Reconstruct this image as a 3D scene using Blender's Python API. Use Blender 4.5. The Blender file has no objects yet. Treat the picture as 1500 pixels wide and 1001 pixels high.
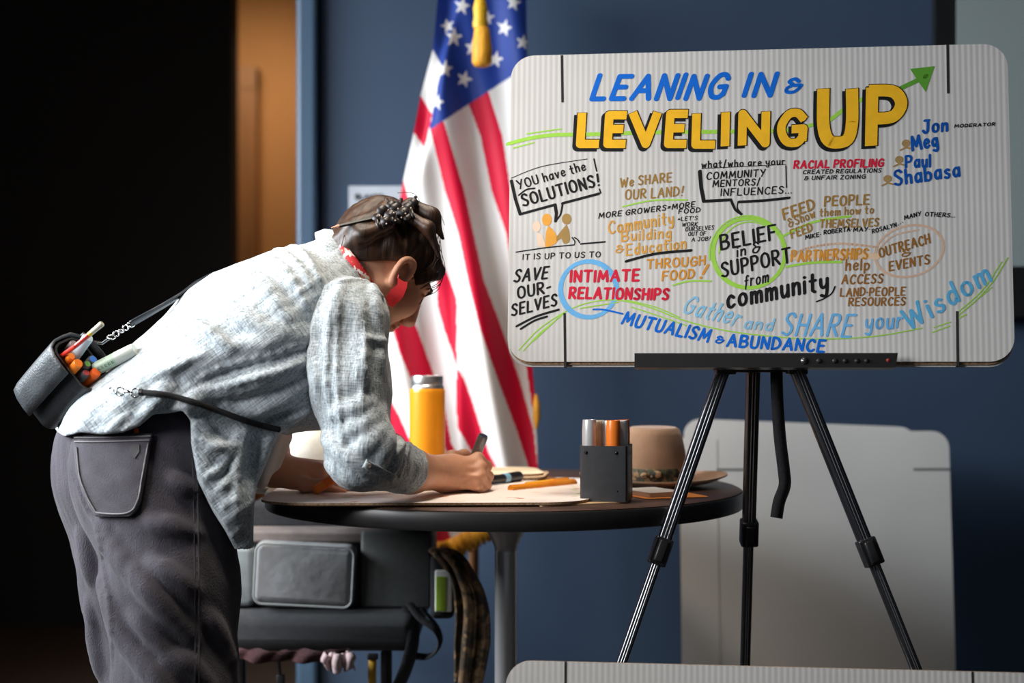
import bpy, math, random
import numpy as np
from mathutils import Vector, Matrix
random.seed(5); np.random.seed(5)
SC = bpy.context.scene
COL = SC.collection
# ------------------------------------------------------------------ camera, world, lights, exposure
F = 2083.333; HZ = 533.0; CAMZ = 1.0          # 50 mm lens on 36 mm, level camera with a slight rise
cam_d = bpy.data.cameras.new('camera'); cam = bpy.data.objects.new('camera', cam_d); COL.objects.link(cam)
cam_d.lens = 50; cam_d.sensor_width = 36
cam.location = (0, 0, CAMZ); cam.rotation_euler = (math.pi/2, 0, 0)
cam_d.shift_y = (HZ-500.5)/1500.0
cam_d.dof.use_dof = True; cam_d.dof.focus_distance = 2.40; cam_d.dof.aperture_fstop = 2.0
SC.camera = cam
SC.view_settings.view_transform = 'Standard'; SC.view_settings.look = 'None'
SC.view_settings.gamma = 1.0; SC.view_settings.use_curve_mapping = False
SC.view_settings.exposure = 0.0
w = bpy.data.worlds.new('room_world'); SC.world = w; w.use_nodes = True
w.node_tree.nodes['Background'].inputs[0].default_value = (0.75, 0.85, 1.0, 1)
w.node_tree.nodes['Background'].inputs[1].default_value = 0.125
def area(name, loc, target, sx, sy, power, color, spread=math.pi):
    d = bpy.data.lights.new(name, 'AREA'); d.shape = 'RECTANGLE'; d.size = sx; d.size_y = sy
    d.energy = power; d.color = color; d.spread = spread
    o = bpy.data.objects.new(name, d); COL.objects.link(o); o.location = loc
    o.rotation_euler = (Vector(target)-Vector(loc)).to_track_quat('-Z', 'Y').to_euler(); return o
area('window_daylight', (-2.62, 2.35, 1.95), (-0.45, 2.45, 1.0), 1.5, 1.15, 62, (0.88, 0.95, 1.0), 1.75)
area('front_fill', (-2.62, 0.75, 1.95), (-0.55, 2.4, 0.9), 1.3, 1.15, 24, (0.98, 0.98, 1.0), 1.45)  # added fill for the camera-facing sides, set at an invented second window
area('overhead_fill', (-0.45, 2.0, 2.74), (-0.30, 2.5, 0.8), 0.4, 0.4, 4.0, (1.0, 0.88, 0.74), 1.05)  # added warm fill from above, no known lamp here
area('table_fill', (-0.15, 2.80, 2.74), (-0.15, 2.74, 0.8), 0.35, 0.35, 2.6, (1.0, 0.85, 0.68), .95)  # added light to brighten the card and table things
area('hall_lamp', (-1.15, 5.9, 2.5), (-1.25, 6.5, 1.2), 0.5, 0.3, 7, (1.0, 0.72, 0.45))

def P(px, py, D):
    return Vector(((px-750)/F*D, D, CAMZ+(HZ-py)/F*D))
def PN(a):
    a = np.asarray(a, float)
    return np.stack([(a[..., 0]-750)/F*a[..., 2], a[..., 2], CAMZ+(HZ-a[..., 1])/F*a[..., 2]], -1)
# ------------------------------------------------------------------ materials
def mat(name, col, rough=0.6, metal=0.0, var=0.0, vscale=30, bump=0.0, bscale=200, stretch=(1, 1, 1), spec=0.5,
        sheen=0.0, trans=0.0, coat=0.0, sss=0.0):
    m = bpy.data.materials.new(name); m.use_nodes = True
    nt = m.node_tree; b = nt.nodes['Principled BSDF']
    b.inputs['Base Color'].default_value = (*col, 1); b.inputs['Roughness'].default_value = rough
    b.inputs['Metallic'].default_value = metal; b.inputs['Specular IOR Level'].default_value = spec
    if sheen: b.inputs['Sheen Weight'].default_value = sheen
    if trans: b.inputs['Transmission Weight'].default_value = trans
    if coat: b.inputs['Coat Weight'].default_value = coat
    if sss:
        b.inputs['Subsurface Weight'].default_value = sss; b.inputs['Subsurface Radius'].default_value = (0.012, 0.004, 0.002)
        b.inputs['Subsurface Scale'].default_value = 1.0
    if var or bump:
        tc = nt.nodes.new('ShaderNodeTexCoord'); mp = nt.nodes.new('ShaderNodeMapping'); mp.inputs['Scale'].default_value = stretch
        nt.links.new(tc.outputs['Object'], mp.inputs['Vector'])
    if var:
        n = nt.nodes.new('ShaderNodeTexNoise'); n.inputs['Scale'].default_value = vscale; n.inputs['Detail'].default_value = 5
        nt.links.new(mp.outputs[0], n.inputs['Vector'])
        r = nt.nodes.new('ShaderNodeValToRGB')
        r.color_ramp.elements[0].position = .3; r.color_ramp.elements[1].position = .7
        r.color_ramp.elements[0].color = (*[max(0, c*(1-var)) for c in col], 1)
        r.color_ramp.elements[1].color = (*[min(1, c*(1+var)) for c in col], 1)
        nt.links.new(n.outputs['Fac'], r.inputs[0]); nt.links.new(r.outputs[0], b.inputs['Base Color'])
    if bump:
        n2 = nt.nodes.new('ShaderNodeTexNoise'); n2.inputs['Scale'].default_value = bscale; n2.inputs['Detail'].default_value = 3
        nt.links.new(mp.outputs[0], n2.inputs['Vector'])
        bp = nt.nodes.new('ShaderNodeBump'); bp.inputs['Strength'].default_value = bump; bp.inputs['Distance'].default_value = 0.004
        nt.links.new(n2.outputs['Fac'], bp.inputs['Height']); nt.links.new(bp.outputs[0], b.inputs['Normal'])
    return m
MT = {}
def K(name, *a, **k):
    if name not in MT: MT[name] = mat(name, *a, **k)
    return MT[name]
black_pl = K('black_plastic', (.012, .012, .013), .38, var=.2, vscale=60)
black_metal = K('black_metal', (.010, .010, .012), .28, metal=.0, spec=.7, var=.15, vscale=40)
chrome = K('chrome', (.85, .85, .85), .33, metal=1, var=.04)
dark_cloth = K('dark_cloth', (.012, .012, .014), .9, var=.3, vscale=120, bump=.3)
# ------------------------------------------------------------------ mesh builder
ORG = {}
class M:
    def __init__(s): s.v = []; s.f = []; s.fm = []; s.uv = None
    def add(s, vs, fs, mi=0):
        o = len(s.v); s.v.extend([tuple(map(float, v)) for v in vs]); s.f.extend([tuple(i+o for i in f) for f in fs]); s.fm.extend([mi]*len(fs)); return s
    def box(s, c, d, R=None, mi=0):
        c = Vector(c); h = [x/2 for x in d]; vs = []
        for k in (-1, 1):
            for j in (-1, 1):
                for i in (-1, 1):
                    p = Vector((i*h[0], j*h[1], k*h[2])); vs.append(c+(R @ p if R else p))
        return s.add(vs, [(0, 2, 3, 1), (4, 5, 7, 6), (0, 1, 5, 4), (2, 6, 7, 3), (0, 4, 6, 2), (1, 3, 7, 5)], mi)
    def rbox(s, c, d, r, R=None, n=4, rz=None, mi=0):
        # box with rounded outline in local XY and a bevelled rim
        r = min(r, d[0]/2*.99, d[1]/2*.99); rz = min(r, d[2]/2) * .5 if rz is None else rz
        def ring(ins):
            out = []
            for qx, qy, a0 in ((1, 1, 0), (-1, 1, 90), (-1, -1, 180), (1, -1, 270)):
                for k in range(n+1):
                    a = math.radians(a0+90*k/n); rr = max(r-ins, 1e-5)
                    out.append((qx*(d[0]/2-r)+rr*math.cos(a), qy*(d[1]/2-r)+rr*math.sin(a)))
            return out
        levels = [(-d[2]/2, rz), (-d[2]/2+rz*.3, rz*.3), (-d[2]/2+rz, 0), (d[2]/2-rz, 0), (d[2]/2-rz*.3, rz*.3), (d[2]/2, rz)]
        rings = [[(x, y, z) for x, y in ring(i)] for z, i in levels]
        c = Vector(c); vs = []; fs = []; N = len(rings[0])
        for g in rings:
            for p in g: vs.append(c+(R @ Vector(p) if R else Vector(p)))
        for k in range(len(rings)-1):
            for i in range(N): j = (i+1) % N; fs.append((k*N+i, k*N+j, (k+1)*N+j, (k+1)*N+i))
        fs.append(tuple(reversed(range(N)))); fs.append(tuple(range((len(rings)-1)*N, len(rings)*N)))
        return s.add(vs, fs, mi)
    def tube(s, pts, r, n=10, caps=True, mi=0, flat=None):
        pts = [Vector(p) for p in pts]; L = len(pts)
        rs = r if isinstance(r, (list, tuple)) else [r]*L
        vs = []; fs = []; prev = None
        for i in range(L):
            t = (pts[min(i+1, L-1)]-pts[max(i-1, 0)]).normalized()
            if prev is None:
                a = Vector((0, 0, 1)) if abs(t.z) < .9 else Vector((1, 0, 0)); x = t.cross(a).normalized()
            else:
                x = (prev-t*prev.dot(t)).normalized()
            prev = x; y = t.cross(x)
            for k in range(n):
                a = 2*math.pi*k/n
                fy = flat if flat else 1
                vs.append(pts[i]+x*math.cos(a)*rs[i]+y*math.sin(a)*rs[i]*fy)
        for i in range(L-1):
            for k in range(n): j = (k+1) % n; fs.append((i*n+k, i*n+j, (i+1)*n+j, (i+1)*n+k))
        if caps: fs.append(tuple(reversed(range(n)))); fs.append(tuple(range((L-1)*n, L*n)))
        return s.add(vs, fs, mi)
    def lathe(s, c, prof, n=40, axis=None, sx=1, sy=1, mi=0):
        # prof: (radius, height) list bottom -> top around axis
        c = Vector(c); q = Vector((0, 0, 1)).rotation_difference(Vector(axis)) if axis is not None else None
        vs = []; fs = []
        for (r, z) in prof:
            for k in range(n):
                a = 2*math.pi*k/n; p = Vector((r*math.cos(a)*sx, r*math.sin(a)*sy, z)); vs.append(c+(q @ p if q else p))
        for i in range(len(prof)-1):
            for k in range(n): j = (k+1) % n; fs.append((i*n+k, i*n+j, (i+1)*n+j, (i+1)*n+k))
        if prof[0][0] > 1e-6: fs.append(tuple(reversed(range(n))))
        if prof[-1][0] > 1e-6: fs.append(tuple(range((len(prof)-1)*n, len(prof)*n)))
        return s.add(vs, fs, mi)
    def prism(s, poly, dvec, mi=0):
        n = len(poly); d = Vector(dvec); a = [Vector(p) for p in poly]; vs = a+[p+d for p in a]
        fs = [tuple(range(n)), tuple(reversed(range(n, 2*n)))]+[(i, i+n, (i+1) % n+n, (i+1) % n) for i in range(n)]
        return s.add(vs, fs, mi)
    def grid(s, rows, mi=0):
        m = len(rows[0]); vs = [p for r in rows for p in r]; fs = []
        for i in range(len(rows)-1):
            for j in range(m-1): fs.append((i*m+j, i*m+j+1, (i+1)*m+j+1, (i+1)*m+j))
        return s.add(vs, fs, mi)
    def build(s, name, mats, parent=None, label=None, cat=None, group=None, kind=None, smooth=35, uv=None, origin=None):
        v = np.array(s.v, float)
        if parent is not None: o = ORG[parent.name]
        elif origin is not None: o = np.array(origin, float)
        else: o = np.array([(v[:, 0].min()+v[:, 0].max())/2, (v[:, 1].min()+v[:, 1].max())/2, v[:, 2].min()])
        me = bpy.data.meshes.new(name); me.from_pydata((v-o).tolist(), [], s.f)
        if not isinstance(mats, (list, tuple)): mats = [mats]
        for m_ in mats: me.materials.append(m_)
        if len(mats) > 1: me.polygons.foreach_set('material_index', s.fm)
        if smooth:
            me.polygons.foreach_set('use_smooth', [True]*len(me.polygons))
            if smooth < 180: me.set_sharp_from_angle(angle=math.radians(smooth))
        if uv is not None:
            ul = me.uv_layers.new(name='uv'); li = np.zeros(len(me.loops), np.int32); me.loops.foreach_get('vertex_index', li)
            ul.data.foreach_set('uv', np.asarray(uv, np.float32)[li].ravel())
        me.validate(); me.update()
        ob = bpy.data.objects.new(name, me); COL.objects.link(ob)
        if parent is not None: ob.parent = parent
        else: ob.location = o.tolist()
        ORG[ob.name] = o
        tag(ob, label, cat, group, kind)
        return ob
def tag(o, label=None, cat=None, group=None, kind=None):
    if label: o['label'] = label
    if cat: o['category'] = cat
    if group: o['group'] = group
    if kind: o['kind'] = kind
def thing(name, label, cat, loc, group=None):
    o = bpy.data.objects.new(name, None); COL.objects.link(o); o.location = tuple(loc); o.empty_display_size = .05
    ORG[o.name] = np.array(loc, float); tag(o, label, cat, group); return o
def smoothline(pts, k=8):
    pts = [Vector(p) for p in pts]; out = []
    n = len(pts)
    for i in range(n-1):
        p0 = pts[max(i-1, 0)]; p1 = pts[i]; p2 = pts[i+1]; p3 = pts[min(i+2, n-1)]
        for j in range(k):
            t = j/k
            out.append(.5*((2*p1)+(p2-p0)*t+(2*p0-5*p1+4*p2-p3)*t*t+(3*p1-p0-3*p2+p3)*t**3))
    out.append(pts[-1]); return out
def rotz(a): return Matrix.Rotation(a, 3, 'Z')
# ------------------------------------------------------------------ the setting
floor_m = K('dark_carpet', (.045, .026, .016), .95, var=.3, vscale=40, bump=.5, bscale=400)
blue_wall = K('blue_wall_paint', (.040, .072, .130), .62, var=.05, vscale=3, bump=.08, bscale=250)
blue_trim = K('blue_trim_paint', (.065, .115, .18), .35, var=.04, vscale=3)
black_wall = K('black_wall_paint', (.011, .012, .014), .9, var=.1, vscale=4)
tan_wall = K('tan_hall_paint', (.50, .27, .11), .7, var=.05, vscale=3)
brown_wood = K('brown_door_wood', (.30, .13, .05), .5, var=.2, vscale=8, stretch=(6, 6, .5))
WD = 3.6
def sbox(name, lo, hi, m, bev=0.0):
    c = [(a+b)/2 for a, b in zip(lo, hi)]; d = [b-a for a, b in zip(lo, hi)]
    o = M().box(c, d).build(name, m, kind='structure', smooth=0)
    if bev:
        b = o.modifiers.new('bevel', 'BEVEL'); b.width = bev; b.segments = 3
    return o
xw = lambda px, D=WD: (px-750)/F*D
sbox('floor', (-3.2, -2.5, -.1), (3.0, 7.2, 0), floor_m)
sbox('ceiling', (-3.2, -2.5, 2.8), (3.0, 7.2, 2.9), K('ceiling_paint', (.25, .25, .25), .9, var=.05))
sbox('wall_back', (xw(471), WD, 0), (3.0, WD+.12, 2.8), blue_wall)
sbox('gap_shade_strip', (xw(462), WD+.05, 0), (xw(474), WD+.11, 2.8), black_wall)  # black strip standing in for the shade inside the groove
sbox('trim_1', (xw(433, 3.56), 3.56, 0), (xw(464, 3.56), 3.70, 2.8), blue_trim, .012)
sbox('wall_passage', (xw(436, 3.7), 3.70, 0), (xw(470, 3.6), 6.6, 2.8), tan_wall)
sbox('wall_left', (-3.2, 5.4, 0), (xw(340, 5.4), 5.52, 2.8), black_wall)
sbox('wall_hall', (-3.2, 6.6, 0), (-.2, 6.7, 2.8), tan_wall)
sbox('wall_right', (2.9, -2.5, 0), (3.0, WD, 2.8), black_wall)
# side wall with the window that lights the room, left of the frame
side = M()
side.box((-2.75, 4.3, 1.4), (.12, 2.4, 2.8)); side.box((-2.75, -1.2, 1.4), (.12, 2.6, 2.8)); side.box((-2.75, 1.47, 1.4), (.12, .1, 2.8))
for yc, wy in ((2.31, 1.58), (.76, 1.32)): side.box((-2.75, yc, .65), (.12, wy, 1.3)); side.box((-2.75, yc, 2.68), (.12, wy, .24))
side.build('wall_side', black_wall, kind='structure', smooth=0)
for wi, (ya, yb) in enumerate(((1.52, 3.1), (.10, 1.42))):  # the second window is made up to house the front fill
    wf = M()
    for yy in (ya+.02, (ya+yb)/2, yb-.02): wf.box((-2.71, yy, 1.93), (.05, .04, 1.26))
    for zz in (1.325, 2.535): wf.box((-2.71, (ya+yb)/2, zz), (.05, yb-ya, .05))
    wf.build('window_%d' % (wi+1), blue_trim, kind='structure', smooth=0)
sbox('added_shade_wall', (-1.18, .15, 0), (-1.06, 1.72, 1.16), blue_wall)  # unseen half wall, added to shade the low boards and trousers
# hall door casing
dc = M(); yD = 6.55
dc.box(((xw(338, yD)+xw(378, yD))/2, yD, 1.18), (xw(378, yD)-xw(338, yD), .09, 2.36))
dc.box(((xw(250, yD)+xw(378, yD))/2, yD, 2.31), (xw(378, yD)-xw(250, yD), .10, .10))
dc.build('trim_2', K('hall_casing', (.27, .13, .05), .5, var=.15, vscale=5, stretch=(5, 5, .6)), kind='structure', smooth=0)
M().box(((xw(250, yD)+xw(338, yD))/2, 6.58, 1.13), (xw(338, yD)-xw(250, yD), .05, 2.26)).build('door_1', brown_wood, kind='structure', smooth=0)
# ------------------------------------------------------------------ the written board on its easel
BL = P(743, 537, 2.42); BR = P(1487, 537, 2.322)
U_ = Vector((BR.x-BL.x, BR.y-BL.y, 0)); BW = U_.length; U_.normalize()
NH = Vector((U_.y, -U_.x, 0)); th = math.radians(6)
V_ = Vector((0, 0, 1))*math.cos(th)-NH*math.sin(th)
N_ = U_.cross(V_).normalized()
if N_.y > 0: N_ = -N_
BH = .5435
def bw(a, b, off=0.0): return BL+U_*a+V_*b+N_*off
CAM = Vector((0, 0, CAMZ))
def bp(px, py):
    d = P(px, py, 1.0)-CAM
    t = (BL-CAM).dot(N_)/d.dot(N_); q = CAM+d*t-BL
    return q.dot(U_), q.dot(V_)
def board_mat(name, col, pitch=.0093):
    m = bpy.data.materials.new(name); m.use_nodes = True; nt = m.node_tree; b = nt.nodes['Principled BSDF']
    b.inputs['Roughness'].default_value = .62; b.inputs['Specular IOR Level'].default_value = .3
    uv = nt.nodes.new('ShaderNodeUVMap'); uv.uv_map = 'uv'; sp = nt.nodes.new('ShaderNodeSeparateXYZ'); nt.links.new(uv.outputs[0], sp.inputs[0])
    nz = nt.nodes.new('ShaderNodeTexNoise'); nz.inputs['Scale'].default_value = 9; nt.links.new(uv.outputs[0], nz.inputs['Vector'])
    mu = nt.nodes.new('ShaderNodeMath'); mu.operation = 'MULTIPLY'; mu.inputs[1].default_value = 2*math.pi/pitch; nt.links.new(sp.outputs[0], mu.inputs[0])
    sn = nt.nodes.new('ShaderNodeMath'); sn.operation = 'SINE'; nt.links.new(mu.outputs[0], sn.inputs[0])
    r = nt.nodes.new('ShaderNodeValToRGB'); mr = nt.nodes.new('ShaderNodeMapRange'); mr.inputs[1].default_value = -1; nt.links.new(sn.outputs[0], mr.inputs[0])
    nt.links.new(mr.outputs[0], r.inputs[0])
    r.color_ramp.elements[0].color = (*[c*.95 for c in col], 1); r.color_ramp.elements[1].color = (*col, 1)
    r.color_ramp.elements[1].position = .45
    mx = nt.nodes.new('ShaderNodeMix'); mx.data_type = 'RGBA'; mx.blend_type = 'MULTIPLY'; mx.inputs[0].default_value = .12
    nt.links.new(r.outputs[0], mx.inputs[6]); nt.links.new(nz.outputs[0], mx.inputs[7]); nt.links.new(mx.outputs[2], b.inputs['Base Color'])
    bu = nt.nodes.new('ShaderNodeBump'); bu.inputs['Strength'].default_value = .16; bu.inputs['Distance'].default_value = .0012
    nt.links.new(mr.outputs[0], bu.inputs['Height']); nt.links.new(bu.outputs[0], b.inputs['Normal'])
    return m
card_white = board_mat('white_corrugated_card', (.62, .60, .575))
kraft_edge = K('kraft_edge', (.33, .21, .12), .9, var=.5, vscale=260)
slot_dark = K('slot_shadow', (.012, .012, .013), .9)
def round_rect(w, h, r, n=8):
    out = []
    for cx, cy, a0 in ((w-r, h-r, 0), (r, h-r, 90), (r, r, 180), (w-r, r, 270)):
        for k in range(n+1):
            a = math.radians(a0+90*k/n); out.append((cx+r*math.cos(a), cy+r*math.sin(a)))
    return out
def sheet(fr, w, h, r, t, name, m, parent, zoff=0.0, a0=0, b0=0, edge=None):
    # rounded sheet of thickness t in the frame function fr(a, b, off); front face at off = zoff
    o = round_rect(w, h, r); n = len(o); g = M()
    g.add([fr(a0+a, b0+b, zoff) for a, b in o]+[fr(a0+a, b0+b, zoff-t) for a, b in o],
          [tuple(range(n)), tuple(reversed(range(n, 2*n)))])
    g.add([fr(a0+a, b0+b, zoff) for a, b in o]+[fr(a0+a, b0+b, zoff-t) for a, b in o],
          [(i, i+n, (i+1) % n+n, (i+1) % n) for i in range(n)], 1)
    uv = [(a, b) for a, b in o]*4
    return g.build(name, [m, edge or kraft_edge], parent, smooth=0, uv=uv)
board = thing('display_board', 'white corrugated board covered in colourful handwriting, standing on the black tripod easel', 'board', bw(BW/2, 0))
front = sheet(bw, BW, BH-.008, .040, .005, 'front_sheet', card_white, board, 0, 0, .008)
sheet(bw, BW-.002, BH-.006, .041, .003, 'flute_layer', kraft_edge, board, -.0055, .001, .0035)
sheet(bw, BW, BH-.006, .040, .004, 'backing_sheet', card_white, board, -.009, 0, 0)
def slot(x0, y0, x1, y1, wd):
    p0, p1 = bp(x0, y0), bp(x1, y1); d = Vector((p1[0]-p0[0], p1[1]-p0[1])).normalized(); q = Vector((-d.y, d.x))*wd/2
    g = M(); g.prism([bw(p0[0]+q.x, p0[1]+q.y, .0004), bw(p0[0]-q.x, p0[1]-q.y, .0004), bw(p1[0]-q.x, p1[1]-q.y, .0004), bw(p1[0]+q.x, p1[1]+q.y, .0004)], -N_*.014)
    g.build('slot', slot_dark, board, smooth=0)
for s in ((823, 81, 824, 150), (1388, 66, 1389, 137), (827, 459, 828, 538.5), (1402, 456, 1403, 537)): slot(*s, .0042)
# ---- single-stroke marker hand
GL = {
'A': "0 0,.38 1,.75 0;.14 .35,.62 .35", 'B': "0 0,0 1;~0 1,.45 .97,.55 .77,.4 .56,0 .52;~0 .52,.5 .48,.62 .25,.45 .03,0 0",
'C': "~.62 .82,.5 .98,.25 .95,.05 .65,.03 .35,.2 .05,.45 0,.64 .14", 'D': "0 0,0 1;~0 1,.4 .93,.65 .55,.5 .15,0 0",
'E': ".55 1,.02 1,0 0,.55 0;.02 .52,.45 .52", 'F': ".58 1,.02 1,0 0;.02 .52,.45 .52",
'G': "~.66 .82,.5 .98,.25 .95,.05 .65,.03 .35,.2 .05,.5 .02,.66 .2;.66 .14,.68 .48,.4 .46", 'H': "0 0,0 1;.6 0,.6 1;0 .5,.6 .5",
'I': "0 0,0 1", 'J': "~.42 1,.42 .35,.36 .06,.18 0,.0 .18;.12 1,.5 1", 'K': "0 0,0 1;.58 1,.02 .48,.6 0", 'L': "0 1,0 0,.52 0",
'M': "0 0,.1 1,.42 .25,.76 1,.88 0", 'N': "0 0,0 1,.6 0,.6 1", 'O': "~.36 1,.1 .88,0 .5,.1 .12,.36 0,.62 .14,.7 .5,.6 .86,.36 1,.3 .99",
'P': "0 0,0 1;~0 1,.42 .98,.58 .75,.42 .5,0 .46", 'R': "0 0,0 1;~0 1,.42 .98,.56 .75,.42 .53,.02 .48;.2 .48,.62 0",
'S': "~.58 .85,.4 1,.14 .95,.06 .74,.28 .54,.52 .36,.52 .12,.3 0,.0 .1", 'T': "0 1,.66 1;.33 1,.33 0", 'U': "~0 1,.0 .35,.1 .05,.32 0,.52 .08,.6 .4,.6 1",
'V': "0 1,.34 0,.68 1", 'W': "0 1,.22 0,.46 .8,.7 0,.94 1", 'Y': "0 1,.32 .5;.66 1,.2 0", 'Z': "0 1,.58 1,0 0,.6 0",
'a': "~.44 .5,.25 .62,.05 .45,.04 .15,.2 0,.42 .22;.46 .62,.46 0", 'b': "0 1,0 0;~0 .4,.25 .62,.46 .42,.42 .1,.2 0,0 .12", 'c': "~.42 .5,.22 .62,.03 .4,.06 .1,.24 0,.44 .12",
'd': "~.44 .5,.25 .62,.05 .45,.04 .15,.2 0,.42 .22;.48 1,.46 0", 'e': "~.03 .3,.42 .36,.38 .56,.2 .62,.03 .4,.06 .1,.24 0,.44 .12",
'f': "~.42 .92,.28 1,.17 .85,.15 .3,.1 -.15;0 .58,.36 .58", 'g': "~.44 .5,.25 .62,.05 .45,.04 .18,.2 .05,.42 .25;~.46 .62,.46 -.1,.34 -.34,.05 -.24",
'h': "0 1,0 0;~0 .38,.2 .6,.38 .55,.42 .3,.42 0", 'i': "0 .62,0 0;.0 .86,.03 .84", 'l': "0 1,0 0", 'm': "0 .62,0 0;~0 .38,.16 .6,.32 .52,.34 0;~.34 .38,.5 .6,.66 .52,.68 0",
'n': "0 .62,0 0;~0 .38,.2 .6,.38 .55,.42 .3,.42 0", 'o': "~.24 .62,.06 .52,0 .3,.08 .06,.24 0,.42 .1,.48 .32,.4 .55,.24 .62", 'p': "0 .62,0 -.3;~0 .42,.22 .62,.44 .45,.42 .15,.2 0,0 .12",
'r': "0 .62,0 0;~0 .36,.16 .58,.34 .56", 's': "~.36 .54,.22 .62,.05 .52,.14 .36,.34 .24,.32 .06,.16 0,.0 .08", 't': ".17 .95,.15 .1,.3 .0;0 .62,.36 .62",
'u': "~0 .62,.02 .2,.14 0,.34 .12,.42 .3;.44 .62,.44 0", 'v': "0 .62,.2 0,.42 .62", 'w': "0 .62,.14 0,.32 .5,.48 0,.64 .62", 'y': "~0 .62,.02 .3,.16 .14,.36 .24,.42 .36;~.46 .62,.42 -.05,.3 -.32,.02 -.24",
'&': "~.58 .78,.36 1,.1 .84,.3 .56,.05 .34,.08 .06,.4 0,.62 .2,.74 .46;.36 .5,.66 .5", '!': ".2 1,.1 .34;.05 .04,.06 .02", '/': "0 -.15,.34 1.1", '.': "0 .03,.02 .02", ':': ".0 .1,.01 .1", '-': "0 .45,.3 .5",
'=': "0 .6,.38 .64;0 .35,.38 .39", '*': "0 .3,.4 .6;.02 .62,.36 .3;.0 .46,.42 .46", "'": ".05 1,.0 .75", '·': "0 .42,.03 .42"}
def glyph(ch):
    out = []; mx = 0
    for s in GL[ch].split(';'):
        sm = s.startswith('~'); pts = [tuple(map(float, q.split())) for q in s.lstrip('~').split(',')]
        mx = max(mx, max(p[0] for p in pts))
        if sm: pts = [(v.x, v.y) for v in smoothline([(p[0], p[1], 0) for p in pts], 5)]
        out.append(pts)
    return out, mx
INK = {}
def ink(c):
    cols = {'k': (.006, .006, .007), 'b': (.0, .13, .60), 'B': (.0, .075, .36), 'y': (.86, .46, .015), 'o': (.66, .33, .06), 'O': (.62, .26, .03), 'r': (.62, .012, .04), 'n': (.33, .18, .04),
            'N': (.29, .12, .02), 'g': (.33, .62, .07), 'G': (.10, .32, .03), 'l': (.14, .42, .74), 'L': (.24, .50, .70), 'W': (.10, .40, .66), 'p': (.62, .42, .30), 'P': (.70, .50, .33), 'e': (.78, .58, .44), 'd': (.36, .22, .07), 'c': (.75, .34, .05)}
    if c not in INK: INK[c] = mat('ink_'+{'k': 'black', 'b': 'blue', 'B': 'deep_blue', 'y': 'golden_yellow', 'o': 'ochre', 'O': 'burnt_orange', 'r': 'red', 'n': 'brown', 'N': 'rust', 'g': 'lime', 'G': 'green', 'l': 'sky', 'L': 'pale_blue', 'W': 'cyan_blue', 'p': 'faint_brown', 'P': 'faint_orange', 'e': 'peach', 'd': 'umber', 'c': 'orange'}[c], cols[c], .6, var=.06, vscale=60, spec=.25)
    return INK[c]
class Ink:
    # strokes in photo pixels laid onto the plane of the board as raised felt-pen lines
    def __init__(s, layer=1): s.g = M(); s.n = 0; s.layer = layer; s.off = 0.00015+layer*0.00011
    def _p(s, x, y): a, b = bp(x, y); return bw(a, b, s.off+(s.n % 14)*8e-6)
    def stroke(s, pts, w, sm=False, flat=.72, ang=-.6, square=False):
        if sm: pts = [(v.x, v.y) for v in smoothline([(p[0], p[1], 0) for p in pts], 9)]
        ca, sa = math.cos(ang), math.sin(ang)
        def to(p): return ((p[0]*ca+p[1]*sa), (-p[0]*sa+p[1]*ca)/flat)
        def fro(p): x, y = p[0], p[1]*flat; return (x*ca-y*sa, x*sa+y*ca)
        q = [to(p) for p in pts]; r = w/2
        for i in range(len(q)-1):
            dx, dy = q[i+1][0]-q[i][0], q[i+1][1]-q[i][1]; L = math.hypot(dx, dy)
            if L < 1e-6: continue
            nx, ny = -dy/L*r, dx/L*r
            c = [(q[i][0]+nx, q[i][1]+ny), (q[i][0]-nx, q[i][1]-ny), (q[i+1][0]-nx, q[i+1][1]-ny), (q[i+1][0]+nx, q[i+1][1]+ny)]
            if square:
                e = r*.55
                if i == 0: ex, ey = -dx/L*e, -dy/L*e; c[0] = (c[0][0]+ex, c[0][1]+ey); c[1] = (c[1][0]+ex, c[1][1]+ey)
                if i == len(q)-2: ex, ey = dx/L*e, dy/L*e; c[2] = (c[2][0]+ex, c[2][1]+ey); c[3] = (c[3][0]+ex, c[3][1]+ey)
            s.n += 1; s.g.add([s._p(*fro(t)) for t in c], [(0, 1, 2, 3)])
        n = 8 if w < 8 else 14
        for i, t in enumerate(q):
            if square and i in (0, len(q)-1): continue
            s.n += 1; s.g.add([s._p(*fro((t[0]+r*math.cos(6.2832*k/n), t[1]+r*math.sin(6.2832*k/n)))) for k in range(n)], [tuple(range(n))])
        return s
    def fill(s, pts, sm=False):
        if sm: pts = [(v.x, v.y) for v in smoothline([(p[0], p[1], 0) for p in list(pts)+[pts[0]]], 6)][:-1]
        s.g.add([s._p(*p) for p in pts], [tuple(range(len(pts)))]); return s
    def text(s, t, x0, y0, x1, y1, h, w, slant=.12, jit=.03, dx=0, dy=0, square=False, flat=.72, gap=.36):
        h *= .92; w *= .88
        x = 0; items = []
        for ch in t:
            if ch == ' ': x += .42; continue
            g, mx = glyph(ch); items.append((g, x)); x += mx+gap
        tot = max(x-gap, .1); L = math.hypot(x1-x0, y1-y0); ex, ey = (x1-x0)/L, (y1-y0)/L; k = L/tot
        rnd = random.Random(t)
        for g, gx in items:
            jy = (rnd.random()-.5)*2*jit; js = 1+(rnd.random()-.5)*2*jit
            for st in g:
                pts = []
                for (u, v) in st:
                    X = (gx+u)*k+slant*v*h; Y = (v*js+jy)*h
                    pts.append((x0+ex*X+ey*Y+dx, y0+ey*X-ex*Y+dy))
                s.stroke(pts, w, square=square, flat=flat)
        return s
    def done(s, name, c, label=None): return s.g.build(name, ink(c), board, label=label, smooth=0)
def T(c, *a, label=None, layer=2, **k): return Ink(layer).text(*a, **k).done('handwriting', c, label)
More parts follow.
